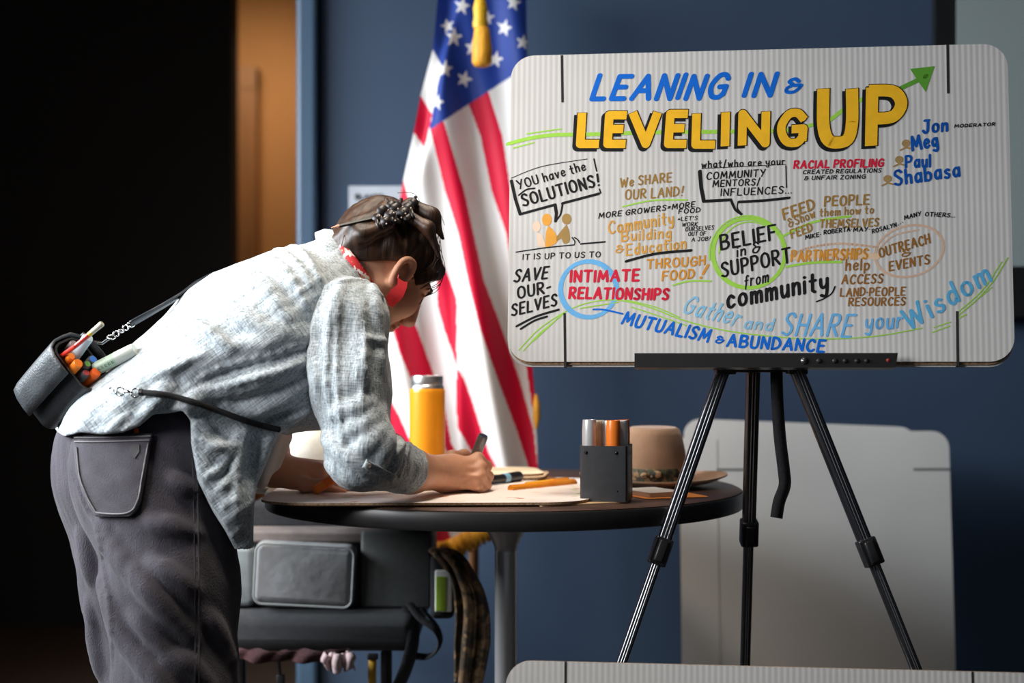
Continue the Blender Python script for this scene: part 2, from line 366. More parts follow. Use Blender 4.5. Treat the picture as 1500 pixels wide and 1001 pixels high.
def S(c, strokes, name='drawn_line', layer=1, label=None):
    if name == 'drawn_line' and len(strokes) > 1:
        for n_, st in enumerate(strokes): S(c, [st], name, layer, label if n_ == 0 else None)
        return
    i = Ink(layer)
    for pts, wd, sm in strokes: i.stroke(pts, wd, sm)
    return i.done(name, c, label)
# title
S('g', [([(744, 211), (775, 203), (810, 198), (860, 197), (960, 194), (1060, 193), (1150, 191), (1190, 183)], 7, True), ([(772, 196), (822, 189)], 2.5, False), ([(752, 217), (782, 209)], 2.5, False), ([(1217, 175), (1240, 157), (1262, 146)], 8, False)], label='lime green line swinging behind the title')
ar = Ink(1); ar.stroke([(1318, 130), (1335, 122), (1356, 112)], 9).fill([(1333, 101), (1369, 97), (1356, 135), (1346, 121)]); ar.done('arrow', 'G', 'green arrow rising from the title')
t = Ink(2); t.text('LEANING', 867, 145, 1058, 143, 36, 9.5, slant=.36, flat=.8).text('IN', 1090, 140, 1128, 139, 34, 9.5, slant=.35, flat=.8).text('&', 1150, 136, 1172, 134, 20, 7, slant=.3); t.done('handwriting', 'b', 'bright blue first line of the title')
LV = [('L', 850, 211, 24, 42, .06), ('E', 890, 211, 23, 42, .04), ('V', 929, 211, 34, 43, -.02), ('E', 979, 211, 23, 44, .05), ('L', 1019, 212, 25, 42, .03), ('I', 1062, 211, 6, 43, .02), ('N', 1087, 210, 34, 43, .02), ('G', 1143, 210, 33, 45, .03), ('U', 1206, 209, 42, 74, .0), ('P', 1276, 209, 43, 76, .02)]
for lay, c, dw, dx, dy, nm, lb in ((2, 'k', 3.0, -4, 3.5, 'letter_shadow', 'black drop shadow of the yellow title letters'), (3, 'k', 2.6, 0, 0, 'letter_outline', 'thin black outline of the yellow title letters'), (4, 'y', 0, 0, 0, 'handwriting', 'fat golden yellow title letters')):
    t = Ink(lay)
    for ch, x, y, wd, h, sl in LV:
        g, mx = glyph(ch); big = ch in 'UP' and h > 60
        for st in g:
            t.stroke([(x+(u/max(mx, .3))*wd+sl*v*h+dx, y-v*h+dy) for u, v in st], (18.5 if big else 13)+dw, flat=.92, square=True)
    t.done(nm, c, lb)
# left column
S('k', [([(749, 261), (794, 244), (860, 233)], 1.4, True), ([(870, 233), (874, 251)], 2.2, False), ([(749, 265), (755, 292), (762, 314)], 5, False), ([(762, 314), (813, 300)], 5, False), ([(813, 300), (815, 312), (814, 324)], 5, False), ([(814, 324), (821, 314), (824, 299)], 3, True), ([(824, 298), (877, 284)], 5, False), ([(878, 277), (880, 283)], 2, False)], 'speech_bubble')
T('k', 'YOU have the', 760, 277, 858, 249, 14, 2.7, slant=-.02); T('k', 'SOLUTIONS!', 767, 302, 879, 271, 18, 4, slant=.0)
S('k', [([(760, 286), (771, 278), (783, 276)], 3, True)], 'underline')
def fig(c, hx, hy, rx, ry, body, label=None):
    i = Ink(1); i.fill([(hx+rx*math.cos(a*.3307), hy+ry*math.sin(a*.3307)) for a in range(19)]); i.fill(body, True); i.done('people_drawing', c, label)
fig('e', 786, 332, 6, 8, [(786, 341), (794, 345), (799, 360), (795, 362), (788, 361), (787, 352)], 'pale peach drawn figure')
fig('d', 830, 321, 7, 8, [(830, 329), (834, 340), (834, 354), (826, 357), (822, 350), (816, 353), (815, 348), (822, 338)], 'brown drawn figure')
fig('c', 801, 322, 7, 9, [(803, 331), (811, 338), (817, 351), (812, 358), (800, 362), (799, 352), (800, 340)], 'orange drawn figure')
S('k', [([(756, 369.5), (800, 363), (840, 359)], 2.2, True), ([(851, 357.5), (886, 354.5)], 3, False), ([(838, 348), (842, 354), (841, 359)], 1.8, True), ([(841, 348), (846, 351), (849, 356)], 1.8, True)], 'drawn_line')
T('k', 'IT IS UP TO US TO', 766, 380.5, 879, 376.5, 8.5, 1.9, slant=.1)
T('k', 'SAVE', 753, 413, 801, 408, 18, 4, slant=.3); T('k', 'OUR-', 759, 437, 806, 428, 17, 4, slant=.15); T('k', 'SELVES', 750, 463, 815, 447, 17, 4, slant=.25)
S('k', [([(757, 478), (785, 464), (818, 454)], 4.5, True), ([(763, 482), (783, 470), (801, 464)], 4.2, True)], 'underline')
S('l', [([(862+41*math.cos(a*.21), 424+41*math.sin(a*.21)) for a in range(31)], 8, False)], 'marker_circle', 1, 'sky blue hand drawn circle')
T('r', 'INTIMATE', 836, 413, 935, 411.5, 17, 5, slant=.08); T('r', 'RELATIONSHIPS', 834, 437, 978, 439, 16.5, 5, slant=.1)
S('b', [([(869, 453.5), (885, 454), (912, 460)], 3, True)], 'drawn_line', 2)
# swoosh and the lower lines
S('g', [([(760, 513), (790, 482), (830, 456), (865, 443), (905, 440), (950, 450), (1000, 469), (1060, 484), (1130, 493), (1200, 497), (1280, 493), (1350, 481)], 2.2, True), ([(767, 514), (790, 489), (822, 463)], 2.2, True), ([(781, 500), (826, 458)], 2.4, True), ([(850, 452), (880, 447), (905, 443)], 2.2, True), ([(925, 450), (965, 463), (1005, 477)], 2, True), ([(918, 440), (960, 450), (995, 465)], 1.8, True),
         ([(1366, 487), (1391, 478)], 2.2, False), ([(1368, 480), (1392, 472)], 2.2, False), ([(1404, 462), (1430, 440), (1455, 412), (1476, 378)], 2.2, True), ([(1405, 456), (1440, 424), (1467, 384)], 2.2, True), ([(1403, 467), (1415, 461)], 2.6, False), ([(1412, 455), (1453, 421)], 2, False)], 'drawn_line', 1, 'long lime green swoosh')
T('b', 'MUTUALISM', 911, 474, 1036, 501, 19, 5, slant=.2); T('b', '&', 1048, 502, 1059, 503, 10, 3.5); T('b', 'ABUNDANCE', 1065, 507, 1206, 516, 18, 5, slant=.12)
T('L', 'Gather', 999, 458, 1078, 477, 28, 4.6, slant=.3); T('L', 'and', 1090, 481, 1130, 484, 18, 4.2, slant=.2); T('l', 'SHARE', 1145, 491, 1245, 493, 34, 5.2, slant=.25)
T('l', 'your', 1268, 483, 1320, 480, 25, 4.6, slant=.15); T('W', 'Wisdom', 1333, 484, 1452, 412, 32, 6, slant=.1)
# second column
T('n', 'We SHARE', 909, 274, 983, 266, 14, 2.9, slant=.12); T('n', 'OUR LAND!', 916, 292, 1000, 287, 14.5, 2.9, slant=.12); S('g', [([(912, 303), (955, 294), (1006, 293)], 2.8, True)], 'underline')
T('k', 'MORE GROWERS=MORE', 877, 320, 1017, 303, 8, 2, slant=.25); T('k', 'FOOD', 994, 313, 1025, 311, 7, 1.8, slant=.2)
T('o', 'Community', 892, 342, 986, 328, 19, 3.5, slant=.1); T('o', 'Building', 911, 354, 982, 348, 16, 3.3, slant=.1); T('o', '&', 902, 370, 912, 370, 11, 2.8); T('o', 'Education', 918, 374, 1004, 364, 17, 3.4, slant=.1)
S('k', [([(917, 383), (960, 372), (1012, 367)], 4.8, True)], 'underline', 3)
T('O', 'THROUGH', 948, 394, 1032, 388, 14, 3.5, slant=.12); T('O', 'FOOD', 970, 411, 1016, 408, 14, 3.6, slant=.15); T('O', '!', 1025, 408, 1030, 407.5, 19, 5.5, slant=.5); S('g', [([(986, 418), (1010, 412), (1041, 412)], 3.2, True)], 'underline')
for s_, a in (("*LET'S", (993, 324, 1021, 322)), ('WORK', (999, 332, 1021, 331)), ('OURSELVES', (1004, 339, 1045, 336)), ('OUT OF', (1008, 346, 1033, 345)), ('A JOB!', (1013, 354, 1040, 352))): T('k', s_, *a, 6.0, 1.35, slant=.2)
# middle bubble and circle
T('k', 'what/who are your', 1028, 246, 1149, 241, 10.5, 2.2, slant=.05)
S('k', [([(1028, 247), (1090, 244), (1151, 241)], 1.2, True), ([(1151, 243), (1152, 275)], 1.8, False), ([(1025, 251), (1027, 275), (1031, 295)], 6, False), ([(1031, 295), (1070, 293)], 5.5, False), ([(1071, 294), (1077, 307), (1086, 314)], 4, True), ([(1086, 313), (1080, 305), (1081, 297)], 2, True), ([(1082, 296), (1120, 294), (1156, 290)], 5, False)], 'speech_bubble')
T('k', 'COMMUNITY', 1035, 263, 1120, 258, 11, 2.3, slant=.15); T('k', 'MENTORS/', 1044, 274, 1112, 271, 10, 2.2, slant=.15); T('k', 'INFLUENCES...', 1056, 287, 1159, 283, 11, 2.2, slant=.12)
S('g', [([(1097+53*math.cos(a*.21), 371+51*math.sin(a*.21)) for a in range(31)], 7, False), ([(1095+56*math.cos(a*.2), 373+57*math.sin(a*.2)) for a in range(15, 28)], 2.5, False), ([(1099+46*math.cos(a*.2), 374+49*math.sin(a*.2)) for a in range(16, 27)], 2.5, False)], 'marker_circle', 1, 'lime green hand drawn circle')
T('k', 'BELIEF', 1057, 366, 1137, 350, 22, 4.6, slant=.1); T('k', 'in &', 1080, 376, 1113, 369, 16, 3, slant=.2); T('k', 'SUPPORT', 1058, 406, 1158, 384, 22, 4.4, slant=.12); T('k', 'from', 1091, 421, 1125, 413, 18, 2.8, slant=.25); T('k', 'community', 1066, 451, 1212, 424, 29, 6, slant=.15)
S('k', [([(1196, 442), (1206, 438), (1218, 430), (1223, 420)], 2.6, True)], 'drawn_line', 2)
# right column
T('r', 'RACIAL PROFILING', 1163, 247, 1293, 244, 11.5, 3.6, slant=.15); T('k', 'CREATED REGULATIONS', 1176, 255, 1290, 252.5, 6, 1.7, slant=.2); T('k', '& UNFAIR ZONING', 1178, 264, 1267, 261.5, 6, 1.7, slant=.2)
T('n', 'FEED', 1149, 322, 1193, 306, 16, 3.8, slant=.15); T('n', 'PEOPLE', 1208, 302, 1272, 299, 15, 3.6, slant=.1); T('n', '&Show', 1156, 333, 1194, 318, 13, 2.6, slant=.1); T('n', 'them how to', 1201, 317, 1279, 312.5, 12, 2.5, slant=.08)
T('n', 'FEED', 1160, 349, 1190, 338, 12.5, 3.1, slant=.12); T('n', 'THEMSELVES', 1201, 333.5, 1286, 331.5, 12, 3.0, slant=.12)
S('g', [([(1143, 348), (1190, 326), (1245, 317)], 4.5, True), ([(1152, 391), (1190, 385), (1232, 384)], 4.5, True)], 'drawn_line')
for s_, a in (('MIKE·', (1180, 351, 1202, 346)), ('ROBERTA·', (1207, 343.5, 1247, 338.5)), ('MAY·', (1250, 339.5, 1273, 338.5)), ('ROSALYN', (1278, 342, 1313, 332)), ('...', (1316, 330, 1322, 326)), ('MANY', (1325, 322, 1349, 315.5)), ('OTHERS...', (1355, 316.5, 1398, 318.5))): T('k', s_, *a, 6.2, 1.8, slant=.15)
S('P', [([(1166, 377), (1220, 372), (1285, 376)], 11, True)], 'marker_shading', 0)
S('p', [([(1158, 374), (1185, 363), (1230, 357), (1284, 362)], 4, True), ([(1332+51*math.cos(a*.21)*.97+9*math.sin(a*.21), 368+36*math.sin(a*.21)-13*math.cos(a*.21)) for a in range(31)], 4.2, False), ([(1290, 362), (1310, 345), (1345, 337)], 3, True)], 'marker_circle', 0, 'faint brown hand drawn oval')
T('O', 'PARTNERSHIPS', 1159, 383, 1270, 379, 16, 3.7, slant=.12); T('N', 'help', 1239, 396, 1272, 395, 17, 3.1, slant=.08); T('N', 'ACCESS', 1233, 416, 1292, 414.5, 14, 3.1, slant=.15); T('N', 'LAND·PEOPLE', 1231, 434, 1325, 432.5, 12.5, 2.9, slant=.1); T('N', 'RESOURCES', 1243, 448, 1325, 447, 12, 2.9, slant=.12)
T('N', 'OUTREACH', 1289, 377, 1362, 356, 14, 3.2, slant=.12); T('N', '&', 1321, 376, 1333, 375, 10, 2.6); T('N', 'EVENTS', 1303, 397, 1361, 386, 14, 3.2, slant=.15)
T('B', 'Jon', 1352, 195, 1387, 192, 20, 5.2, slant=.1); T('B', 'Meg', 1337, 221, 1373, 214, 21, 5.2, slant=.05); T('B', 'Paul', 1327, 246, 1362, 244, 18, 4.6, slant=.05); T('B', 'Shabasa', 1311, 271, 1405, 258, 22, 5, slant=.05); T('k', 'MODERATOR', 1398, 187, 1457, 184, 4.6, 1.8, slant=.25)
for x, y in ((1327, 215), (1317, 239), (1300, 267)):
    Ink(1).stroke([(x+5*math.cos(a*.6), y-5+4.5*math.sin(a*.6)) for a in range(12)], 2.6).stroke([(x-8, y+5), (x, y+1), (x+8, y+3)], 3).fill([(x+3*math.cos(a*.6), y-5+3*math.sin(a*.6)) for a in range(11)]).done('people_drawing', 'd')
# ------------------------------------------------------------------ easel
easel = thing('tripod_easel', 'black tripod easel with telescopic legs holding up the written board', 'easel', (P(1100, 540, 2.42).x, 2.42, 0))
def bar(a, b, w, d, name, m, parent, xdir, nridge=0, bev=.0015):
    # extruded leg section from a to b: w across xdir, d deep, with nridge raised ribs on the front
    a, b = Vector(a), Vector(b); t = (b-a).normalized(); x = Vector(xdir); x = (x-t*x.dot(t)).normalized(); y = t.cross(x)
    if y.y > 0: y = -y
    prof = [(-w/2, d/2)]+[(-w*.27-w*.23*math.cos(q), -d*.02-d*.48*math.sin(q)) for q in np.linspace(0, math.pi/2, 8)]
    if nridge:
        for k in range(nridge):
            c = -w*.18+k*(w*.36/(nridge-1)); e = w*.055
            prof += [(c-e, -d/2), (c-e*.8, -d*.28), (c+e*.8, -d*.28), (c+e, -d/2)] if True else []
    prof += [(w*.27+w*.23*math.cos(q), -d*.02-d*.48*math.sin(q)) for q in np.linspace(math.pi/2, 0, 8)]+[(w/2, d/2)]
    g = M(); n = len(prof); vs = [a+x*p[0]-y*p[1] for p in prof]+[b+x*p[0]-y*p[1] for p in prof]
    fs = [(i, (i+1) % n, (i+1) % n+n, i+n) for i in range(n)]+[tuple(reversed(range(n))), tuple(range(n, 2*n))]
    g.add(vs, fs); o = g.build(name, m, parent, smooth=24)
    for sx in (-.10, .12):  # bright strips stand in for the highlights along the polished leg ribs
        q = x*(w*sx)+y*(d/2+.0002); g = M(); g.tube([a+q+t*.01, b+q-t*.002], .00075, 6); g.build('groove_glint', glint_silver, parent if parent is not easel else o, smooth=60)
    return o
leg_m = K('easel_leg_metal', (.13, .13, .14), .24, metal=.95, spec=.7, var=.1, vscale=20)
glint_silver = K('glint_silver', (.34, .34, .35), .3, metal=.8)
def leg(top, mid, low, foot, lab):
    x = (1, 0, 0)
    lo = bar(top, mid, .0235, .016, 'leg', leg_m, easel, x, 3); lo['label'] = lab
    bar(mid, foot, .0175, .012, 'lower_leg', leg_m, lo, x, 2)
    t = (Vector(mid)-Vector(top)).normalized(); R = t.to_track_quat('-Z', 'Y').to_matrix()
    c = Vector(mid); xx = Vector((1, 0, 0)); xx = (xx-t*xx.dot(t)).normalized(); yy = t.cross(xx); yy = -yy if yy.y > 0 else yy
    R = Matrix((xx, yy, t)).transposed()
    if R.determinant() < 0: R = Matrix((-xx, yy, t)).transposed()
    g = M(); g.rbox(c+t*.004, (.031, .030, .046), .005, R); k = g.build('clamp', black_pl, lo)
    g = M(); g.rbox(c+t*.004+yy*.018, (.017, .008, .036), .008, R); g.build('lever', black_pl, k)
    g = M()
    for j in range(6): g.box(c+t*.004+xx*(-.013+j*.0052)+yy*.0155, (.0022, .002, .040), R)
    g.build('clamp_ribs', black_pl, k)
    M().tube([Vector(foot)-t*.03, Vector(foot)+t*.004], [.012, .015], 12).build('foot', black_pl, lo)
def lerp3(a, b, z):
    s = (a.z-z)/(a.z-b.z); return a+(b-a)*s
for (x0, x1, d0, d1, lab) in ((1062, 912, 2.425, 2.345, 'left front leg'), (1165, 1337, 2.415, 2.34, 'right front leg')):
    a = P(x0, 536, d0); b = P(x1, 967, d1); foot = lerp3(a, b, .0); mid = lerp3(a, b, .69)
    leg(a, mid, None, foot, lab)
a = P(1104, 536, 2.45); b = P(1092, 967, 2.60); leg(a, lerp3(a, b, .703), None, lerp3(a, b, 0.0), 'rear centre leg')
# head block, mast and hub behind the board
g = M(); g.rbox(P(1110, 533, 2.445), (.15, .045, .03), .008); g.build('hub', black_pl, easel)
g = M(); m0 = P(1112, 536, 2.452); g.tube([m0, m0+V_*.48-N_*.02], .011, 12); g.build('mast', leg_m, easel)
for (x0, x1, y) in ((1047, 1078, 541), (1150, 1184, 541)):
    g = M(); g.rbox(P((x0+x1)/2, y, 2.42), (.034, .03, .018), .005); g.build('hinge', black_pl, easel)
# tray: ledge and face in front of the board
p0, p1 = bp(930, 537), bp(1309, 537)
tray = M()
a0, a1 = p0[0], p1[0]
def tp(a, b, o): return bw(a, b, o)
prof = [(-.004, -.016), (-.004, .022), (.0195, .022), (.0205, .019), (.0005, .018), (.0002, -.016)]
vs = [tp(a0, b, o) for b, o in prof]+[tp(a1+(.004 if b > .01 else 0), b, o) for b, o in prof]; n = len(prof)
tray.add(vs, [(i, (i+1) % n, (i+1) % n+n, i+n) for i in range(n)]+[tuple(range(n)), tuple(reversed(range(n, 2*n)))])
tr = tray.build('tray', K('tray_metal', (.012, .011, .011), .42, var=.1, spec=.5), easel, smooth=0)
for px_, r in ((1177, .0068), (1198, .0046), (1221, .0046), (1236, .0042), (1253, .0042), (1267, .0040)):
    q = bp(px_, 531); g = M(); g.lathe(bw(q[0], q[1], .0215), [(r, 0), (r*.95, .001), (r*.6, .0032), (0, .004)], 14, N_); g.build('rivet', K('rivet_steel', (.09, .09, .09), .25, metal=.8), tr)
q = bp(1298, 530); g = M(); g.lathe(bw(q[0], q[1], .0215), [(.003, 0), (.003, .001), (0, .002)], 12, N_); g.build('rivet', K('red_dot', (.30, .03, .015), .5), tr, label='red dot at the end of the tray')
# hanging webbing strap
pts = [P(1137, 536, 2.44), P(1138, 580, 2.437), P(1142, 640, 2.432), P(1148, 690, 2.43), P(1149, 712, 2.43), P(1141, 735, 2.428), P(1137, 759, 2.425)]
pts = smoothline(pts, 5); g = M(); wd = .0107
rows = []
for i, p in enumerate(pts):
    tt = (pts[min(i+1, len(pts)-1)]-pts[max(i-1, 0)]).normalized(); x = Vector((1, .15, 0)); x = (x-tt*x.dot(tt)).normalized()
    rows.append([p-x*wd, p+x*wd])
g.grid(rows); so = g.build('strap', dark_cloth, easel)
md = so.modifiers.new('thickness', 'SOLIDIFY'); md.thickness = .0022
# ------------------------------------------------------------------ board leaning on the easel's feet (bottom right)
thB = math.radians(5); VB = Vector((0, 0, 1))*math.cos(thB)-NH*math.sin(thB); NB = U_.cross(VB).normalized(); NB = -NB if NB.y > 0 else NB
topl = P(742, 967, 2.272); HB = topl.z/math.cos(thB); B0 = topl-VB*HB
def bw2(a, b, off=0.0): return B0+U_*a+VB*b+NB*off
b2 = thing('display_board', 'blank white corrugated board leaning against the easel legs at the bottom edge', 'board', bw2(.42, 0))
sheet(bw2, .835, HB, .040, .006, 'front_sheet', card_white, b2, .006)
for sx in (.095, .7207):
    for (lo, hi) in ((HB-.08, HB), (0, .08)):
        g = M(); g.prism([bw2(sx-.0018, lo, .0064), bw2(sx+.0018, lo, .0064), bw2(sx+.0018, hi, .0064), bw2(sx-.0018, hi, .0064)], -NB*.007); g.build('slot', slot_dark, b2, smooth=0)
# ------------------------------------------------------------------ white boards against the wall behind the table
def frame_from(base, u, lean):
    u = Vector(u).normalized(); nh = Vector((u.y, -u.x, 0)); v = Vector((0, 0, 1))*math.cos(lean)-nh*math.sin(lean); n = u.cross(v).normalized()
    if n.y > 0: n = -n
    return lambda a, b, off=0.0: Vector(base)+u*a+v*b+n*off
plain_card = K('plain_white_card', (.76, .74, .71), .6, var=.03, vscale=5)
for i, (xl, xr, ytop, D, ang, lab) in enumerate(((1003, 1405, 632, 3.30, 0.0, 'blank white board leaning on the blue wall behind the easel, front of two'), (1006, 1352, 613, 3.36, -2.6, 'blank white board peeping out above the front one by the blue wall'))):
    lean = math.radians(5); zt = P(0, ytop, D).z; H = zt/math.cos(lean); a = math.radians(ang)
    bx = P(xl, 0, D-.09 if i == 0 else D-.04).x; wdt = (xr-xl)/F*(D-.04)
    fr = frame_from((bx, D-H*math.sin(lean), 0), (math.cos(a), 0.02, 0), lean)
    wb = thing('display_board', lab, 'board', fr(wdt/2, 0))
    if i == 0:
        sheet(fr, wdt, H, .04, .008, 'front_sheet', plain_card, wb, 0)
        for (u0, u1) in ((wdt-.085, wdt), (0.085, .16)):
            g = M(); bb = H-.092; g.prism([fr(u0, bb, .0006), fr(u1, bb, .0006), fr(u1, bb+.0055, .0006), fr(u0, bb+.0055, .0006)], fr(0, 0, -.002)-fr(0, 0, 0)); g.build('slot', K('slot_grey', (.16, .16, .16), .9), wb, smooth=0)
        g = M(); g.prism([fr(.085, .02, .0006), fr(.088, .02, .0006), fr(.088, H-.02, .0006), fr(.085, H-.02, .0006)], fr(0, 0, -.002)-fr(0, 0, 0)); g.build('crease', K('crease_grey', (.5, .49, .47), .9), wb, smooth=0)
    else:
        # top edge falls to the right: shear of a tilted sheet
        fr2 = lambda a_, b_, off=0.0: fr(a_, b_, off)
        o = round_rect(wdt, H, .04); n = len(o); g = M(); sl = lambda a_, b_: b_-(a_/wdt)*.022*(b_/H)
        g.add([fr(a_, sl(a_, b_), 0) for a_, b_ in o]+[fr(a_, sl(a_, b_), -.006) for a_, b_ in o], [tuple(range(n)), tuple(reversed(range(n, 2*n)))]+[(j, j+n, (j+1) % n+n, (j+1) % n) for j in range(n)])
        g.build('front_sheet', plain_card, wb, smooth=0)
# ------------------------------------------------------------------ wall pieces
sc = thing('wall_screen', 'pale grey screen on the blue wall at the top right behind the written board', 'screen', (xw(1450), WD-.03, 1.24))
zs = lambda py, D=WD: CAMZ+(HZ-py)/F*D
x0, x1 = xw(1403, 3.55), xw(1403, 3.55)+1.2
M().box(((x0+x1)/2, 3.565, (zs(390, 3.55)+2.5)/2), (x1-x0, .02, 2.5-zs(390, 3.55))).build('panel', K('screen_grey', (.34, .41, .41), .35, var=.04, vscale=2), sc, smooth=0)
M().box(((x0+x1)/2-.03, 3.55, zs(428, 3.55)), (x1-x0+.02, .05, .125)).build('lower_bar', black_pl, sc, smooth=0)
M().box((xw(1388, 3.55), 3.575, 1.9), (.055, .03, 1.3)).build('side_bar', black_pl, sc, smooth=0)
po = thing('wall_sign', 'white paper notice with blurred dark heading on the blue wall behind the head', 'sign', (xw(555), WD-.01, zs(420)))
M().box((xw(565), WD-.004, zs(350)), (xw(620)-xw(512), .006, (430-276)/F*WD)).build('paper', K('notice_paper', (.56, .60, .66), .7, var=.03), po, smooth=0)
def walltext(txt, x0, x1, y, h, wpx, m, parent):
    g = M(); x = 0; it = []
    for ch in txt:
        gl, mx = glyph(ch); it.append((gl, x)); x += mx+.25
    k = (x1-x0)/x
    for gl, gx in it:
        for st in gl:
            for i in range(len(st)-1):
                (ua, va), (ub, vb) = st[i], st[i+1]; A = Vector((x0+(gx+ua)*k, -va*h)); B = Vector((x0+(gx+ub)*k, -vb*h)); d = (B-A)
                if d.length < 1e-6: continue
                d.normalize(); q = Vector((-d.y, d.x))*wpx/2
                g.add([P(c.x, y+c.y, WD-.0085) for c in (A+q-d*.3, A-q-d*.3, B-q+d*.3, B+q+d*.3)], [(0, 1, 2, 3)])
    g.build('printed_heading', m, parent, smooth=0)
walltext('OLAVIDE', 521, 562, 292, 7, 2.2, K('grey_print', (.12, .13, .15), .8), po)
# ------------------------------------------------------------------ round table
TX, TY, TR, TZ = P(739, 0, 2.75).x, 2.75, .457, .763
tbl = thing('round_table', 'round black pedestal table with wood top and chrome column', 'table', (TX, TY, 0))
wood_top = K('table_wood', (.085, .045, .03), .38, var=.35, vscale=14, stretch=(1, 9, 1))
rim_m = K('table_rim', (.017, .017, .018), .40, var=.15, vscale=30, spec=.6)
g = M(); g.lathe((TX, TY, TZ-.006), [(TR-.006, 0), (TR-.004, .004), (TR-.008, .006), (0, .006)], 96); g.build('tabletop', wood_top, tbl, smooth=30)
g = M(); g.lathe((TX, TY, TZ-.036), [(0, 0), (TR-.008, 0), (TR-.002, .002), (TR, .006), (TR, .028), (TR-.002, .032), (TR-.006, .033)], 96); g.build('edge_band', rim_m, tbl, smooth=30)
cx = P(741, 0, 2.75).x
g = M(); g.lathe((cx, TY, 0), [(.0215, .01), (.0215, TZ-.036)], 40); g.build('column', K('column_steel', (.88, .88, .88), .28, metal=.6), tbl)
g = M(); g.lathe((cx, TY, TZ-.036-.088), [(.0216, 0), (.0225, .006), (.0265, .018), (.034, .032), (.038, .044), (.039, .088)], 40); g.build('collar', K('brushed_steel', (.62, .62, .63), .35, metal=.5), tbl)
g = M(); g.lathe((cx, TY, 0), [(.24, 0), (.24, .006), (.22, .012), (.08, .025), (.03, .045), (.0215, .05)], 60); g.build('foot_plate', chrome, tbl)
# ------------------------------------------------------------------ things lying on the table
def flat_sheet(name, label, cat, cx, cy, w, h, r, t, z, ang, m, parent=None, edge=None):
    R = rotz(ang); o = round_rect(w, h, r, 8); n = len(o); g = M()
    pts = [R @ Vector((a-w/2, b-h/2, 0)) for a, b in o]; c = Vector((cx, cy, z))
    g.add([c+p+Vector((0, 0, t)) for p in pts]+[c+p for p in pts], [tuple(range(n)), tuple(reversed(range(n, 2*n)))]); g.add([c+p+Vector((0, 0, t)) for p in pts]+[c+p for p in pts], [(i, i+n, (i+1) % n+n, (i+1) % n) for i in range(n)], 1)
    return g.build(name, [m, edge or m], parent, label, cat, smooth=0)
def paper_mat(name, base, blots):
    # white card carrying marker colour in big loose patches
    m = mat(name, base, .65); nt = m.node_tree; b = nt.nodes['Principled BSDF']
    tc = nt.nodes.new('ShaderNodeTexCoord'); last = None
    for i, (c, sc, lo, hi) in enumerate(blots):
        n = nt.nodes.new('ShaderNodeTexNoise'); n.inputs['Scale'].default_value = sc; n.noise_dimensions = '4D'; n.inputs['W'].default_value = i*3.7+1; nt.links.new(tc.outputs['Object'], n.inputs['Vector'])
        r = nt.nodes.new('ShaderNodeMapRange'); r.inputs[1].default_value = lo; r.inputs[2].default_value = hi; nt.links.new(n.outputs['Fac'], r.inputs[0])
        x = nt.nodes.new('ShaderNodeMix'); x.data_type = 'RGBA'; nt.links.new(r.outputs[0], x.inputs[0]); x.inputs[7].default_value = (*c, 1)
        if last: nt.links.new(last, x.inputs[6])
        else: x.inputs[6].default_value = (*base, 1)
        last = x.outputs[2]
    nt.links.new(last, b.inputs['Base Color']); return m
draw_card = paper_mat('drawn_on_card', (.86, .78, .73), [((.75, .30, .14), 11, .60, .68), ((.45, .55, .2), 13, .66, .70), ((.55, .20, .12), 17, .68, .72)])
kraft = K('kraft_card', (.62, .42, .24), .75, var=.12, vscale=14)
flat_sheet('drawing_card', 'large round-cornered card under the writing hand, drawn on in colour', 'card', -.150, 2.565, .562, .44, .09, .004, TZ+.0035, .03, draw_card, edge=kraft_edge)
flat_sheet('cardboard_sheet', 'thin dark cardboard sheet beneath the drawn-on card on the table', 'card', -.146, 2.56, .54, .41, .09, .003, TZ+.0003, .03, K('brown_card', (.20, .12, .07), .8, var=.2, vscale=30))
flat_sheet('kraft_envelope', 'tan kraft envelope under the grey marker box', 'envelope', .095, 2.445, .165, .135, .004, .002, TZ+.0004, .42, kraft)
ZT = TZ+.0005
# stack of boards farther back
for i, (px, py, D, wd, hh, a, z, mm) in enumerate(((735, 0, 2.92, .16, .20, .1, .012, kraft), (742, 0, 2.9, .175, .19, -.1, .007, K('peach_card', (.72, .52, .33), .7, var=.2, vscale=20)), (745, 0, 2.88, .20, .17, .3, .0002, brown_wood))):
    flat_sheet('card', ('pale round-cornered card on top of the small pile behind the writing hand', 'peach card in the middle of the small pile behind the writing hand', 'brown card at the bottom of the small pile behind the writing hand')[i], 'card', P(px, 0, D).x-.005*i, D, wd, hh, .05, .005, ZT+z, a, (K('cream_card', (.78, .64, .44), .7, var=.15, vscale=18), mm, mm)[i], edge=kraft_edge)
flat_sheet('paper_sheet', 'white paper sheet left of the grey marker box', 'paper', P(818, 0, 2.85).x, 2.86, .19, .16, .004, .0008, ZT, -.2, K('paper_white', (.72, .70, .68), .7, var=.03))
orange_tr = K('orange_plastic', (.95, .30, .02), .25, var=.2, vscale=20, spec=.6)
for i, (xa, ya, da, xb, yb, db, r, lab) in enumerate(((748, 718, 2.58, 842, 708, 2.72, .0075, 'orange marker lying in front of the pile of cards, nearest the big card'), (772, 712, 2.66, 832, 706, 2.76, .007, 'orange marker with a yellow sheen lying behind another left of the marker box'))):
    A = P(xa, ya, da); B = P(xb, yb, db); A.z = B.z = ZT+.0015+r; g = M(); t = thing('marker', lab, 'marker', (A+B)/2-Vector((0, 0, r)))
    g.tube([A, A.lerp(B, .62)], r, 14); g.build('barrel', (orange_tr, K('amber_plastic', (.95, .48, .03), .25))[i], t)
    g = M(); g.tube([A.lerp(B, .6), A.lerp(B, .98), B], [r*1.12, r*1.05, r*.8], 14); g.build('cap', orange_tr, t)
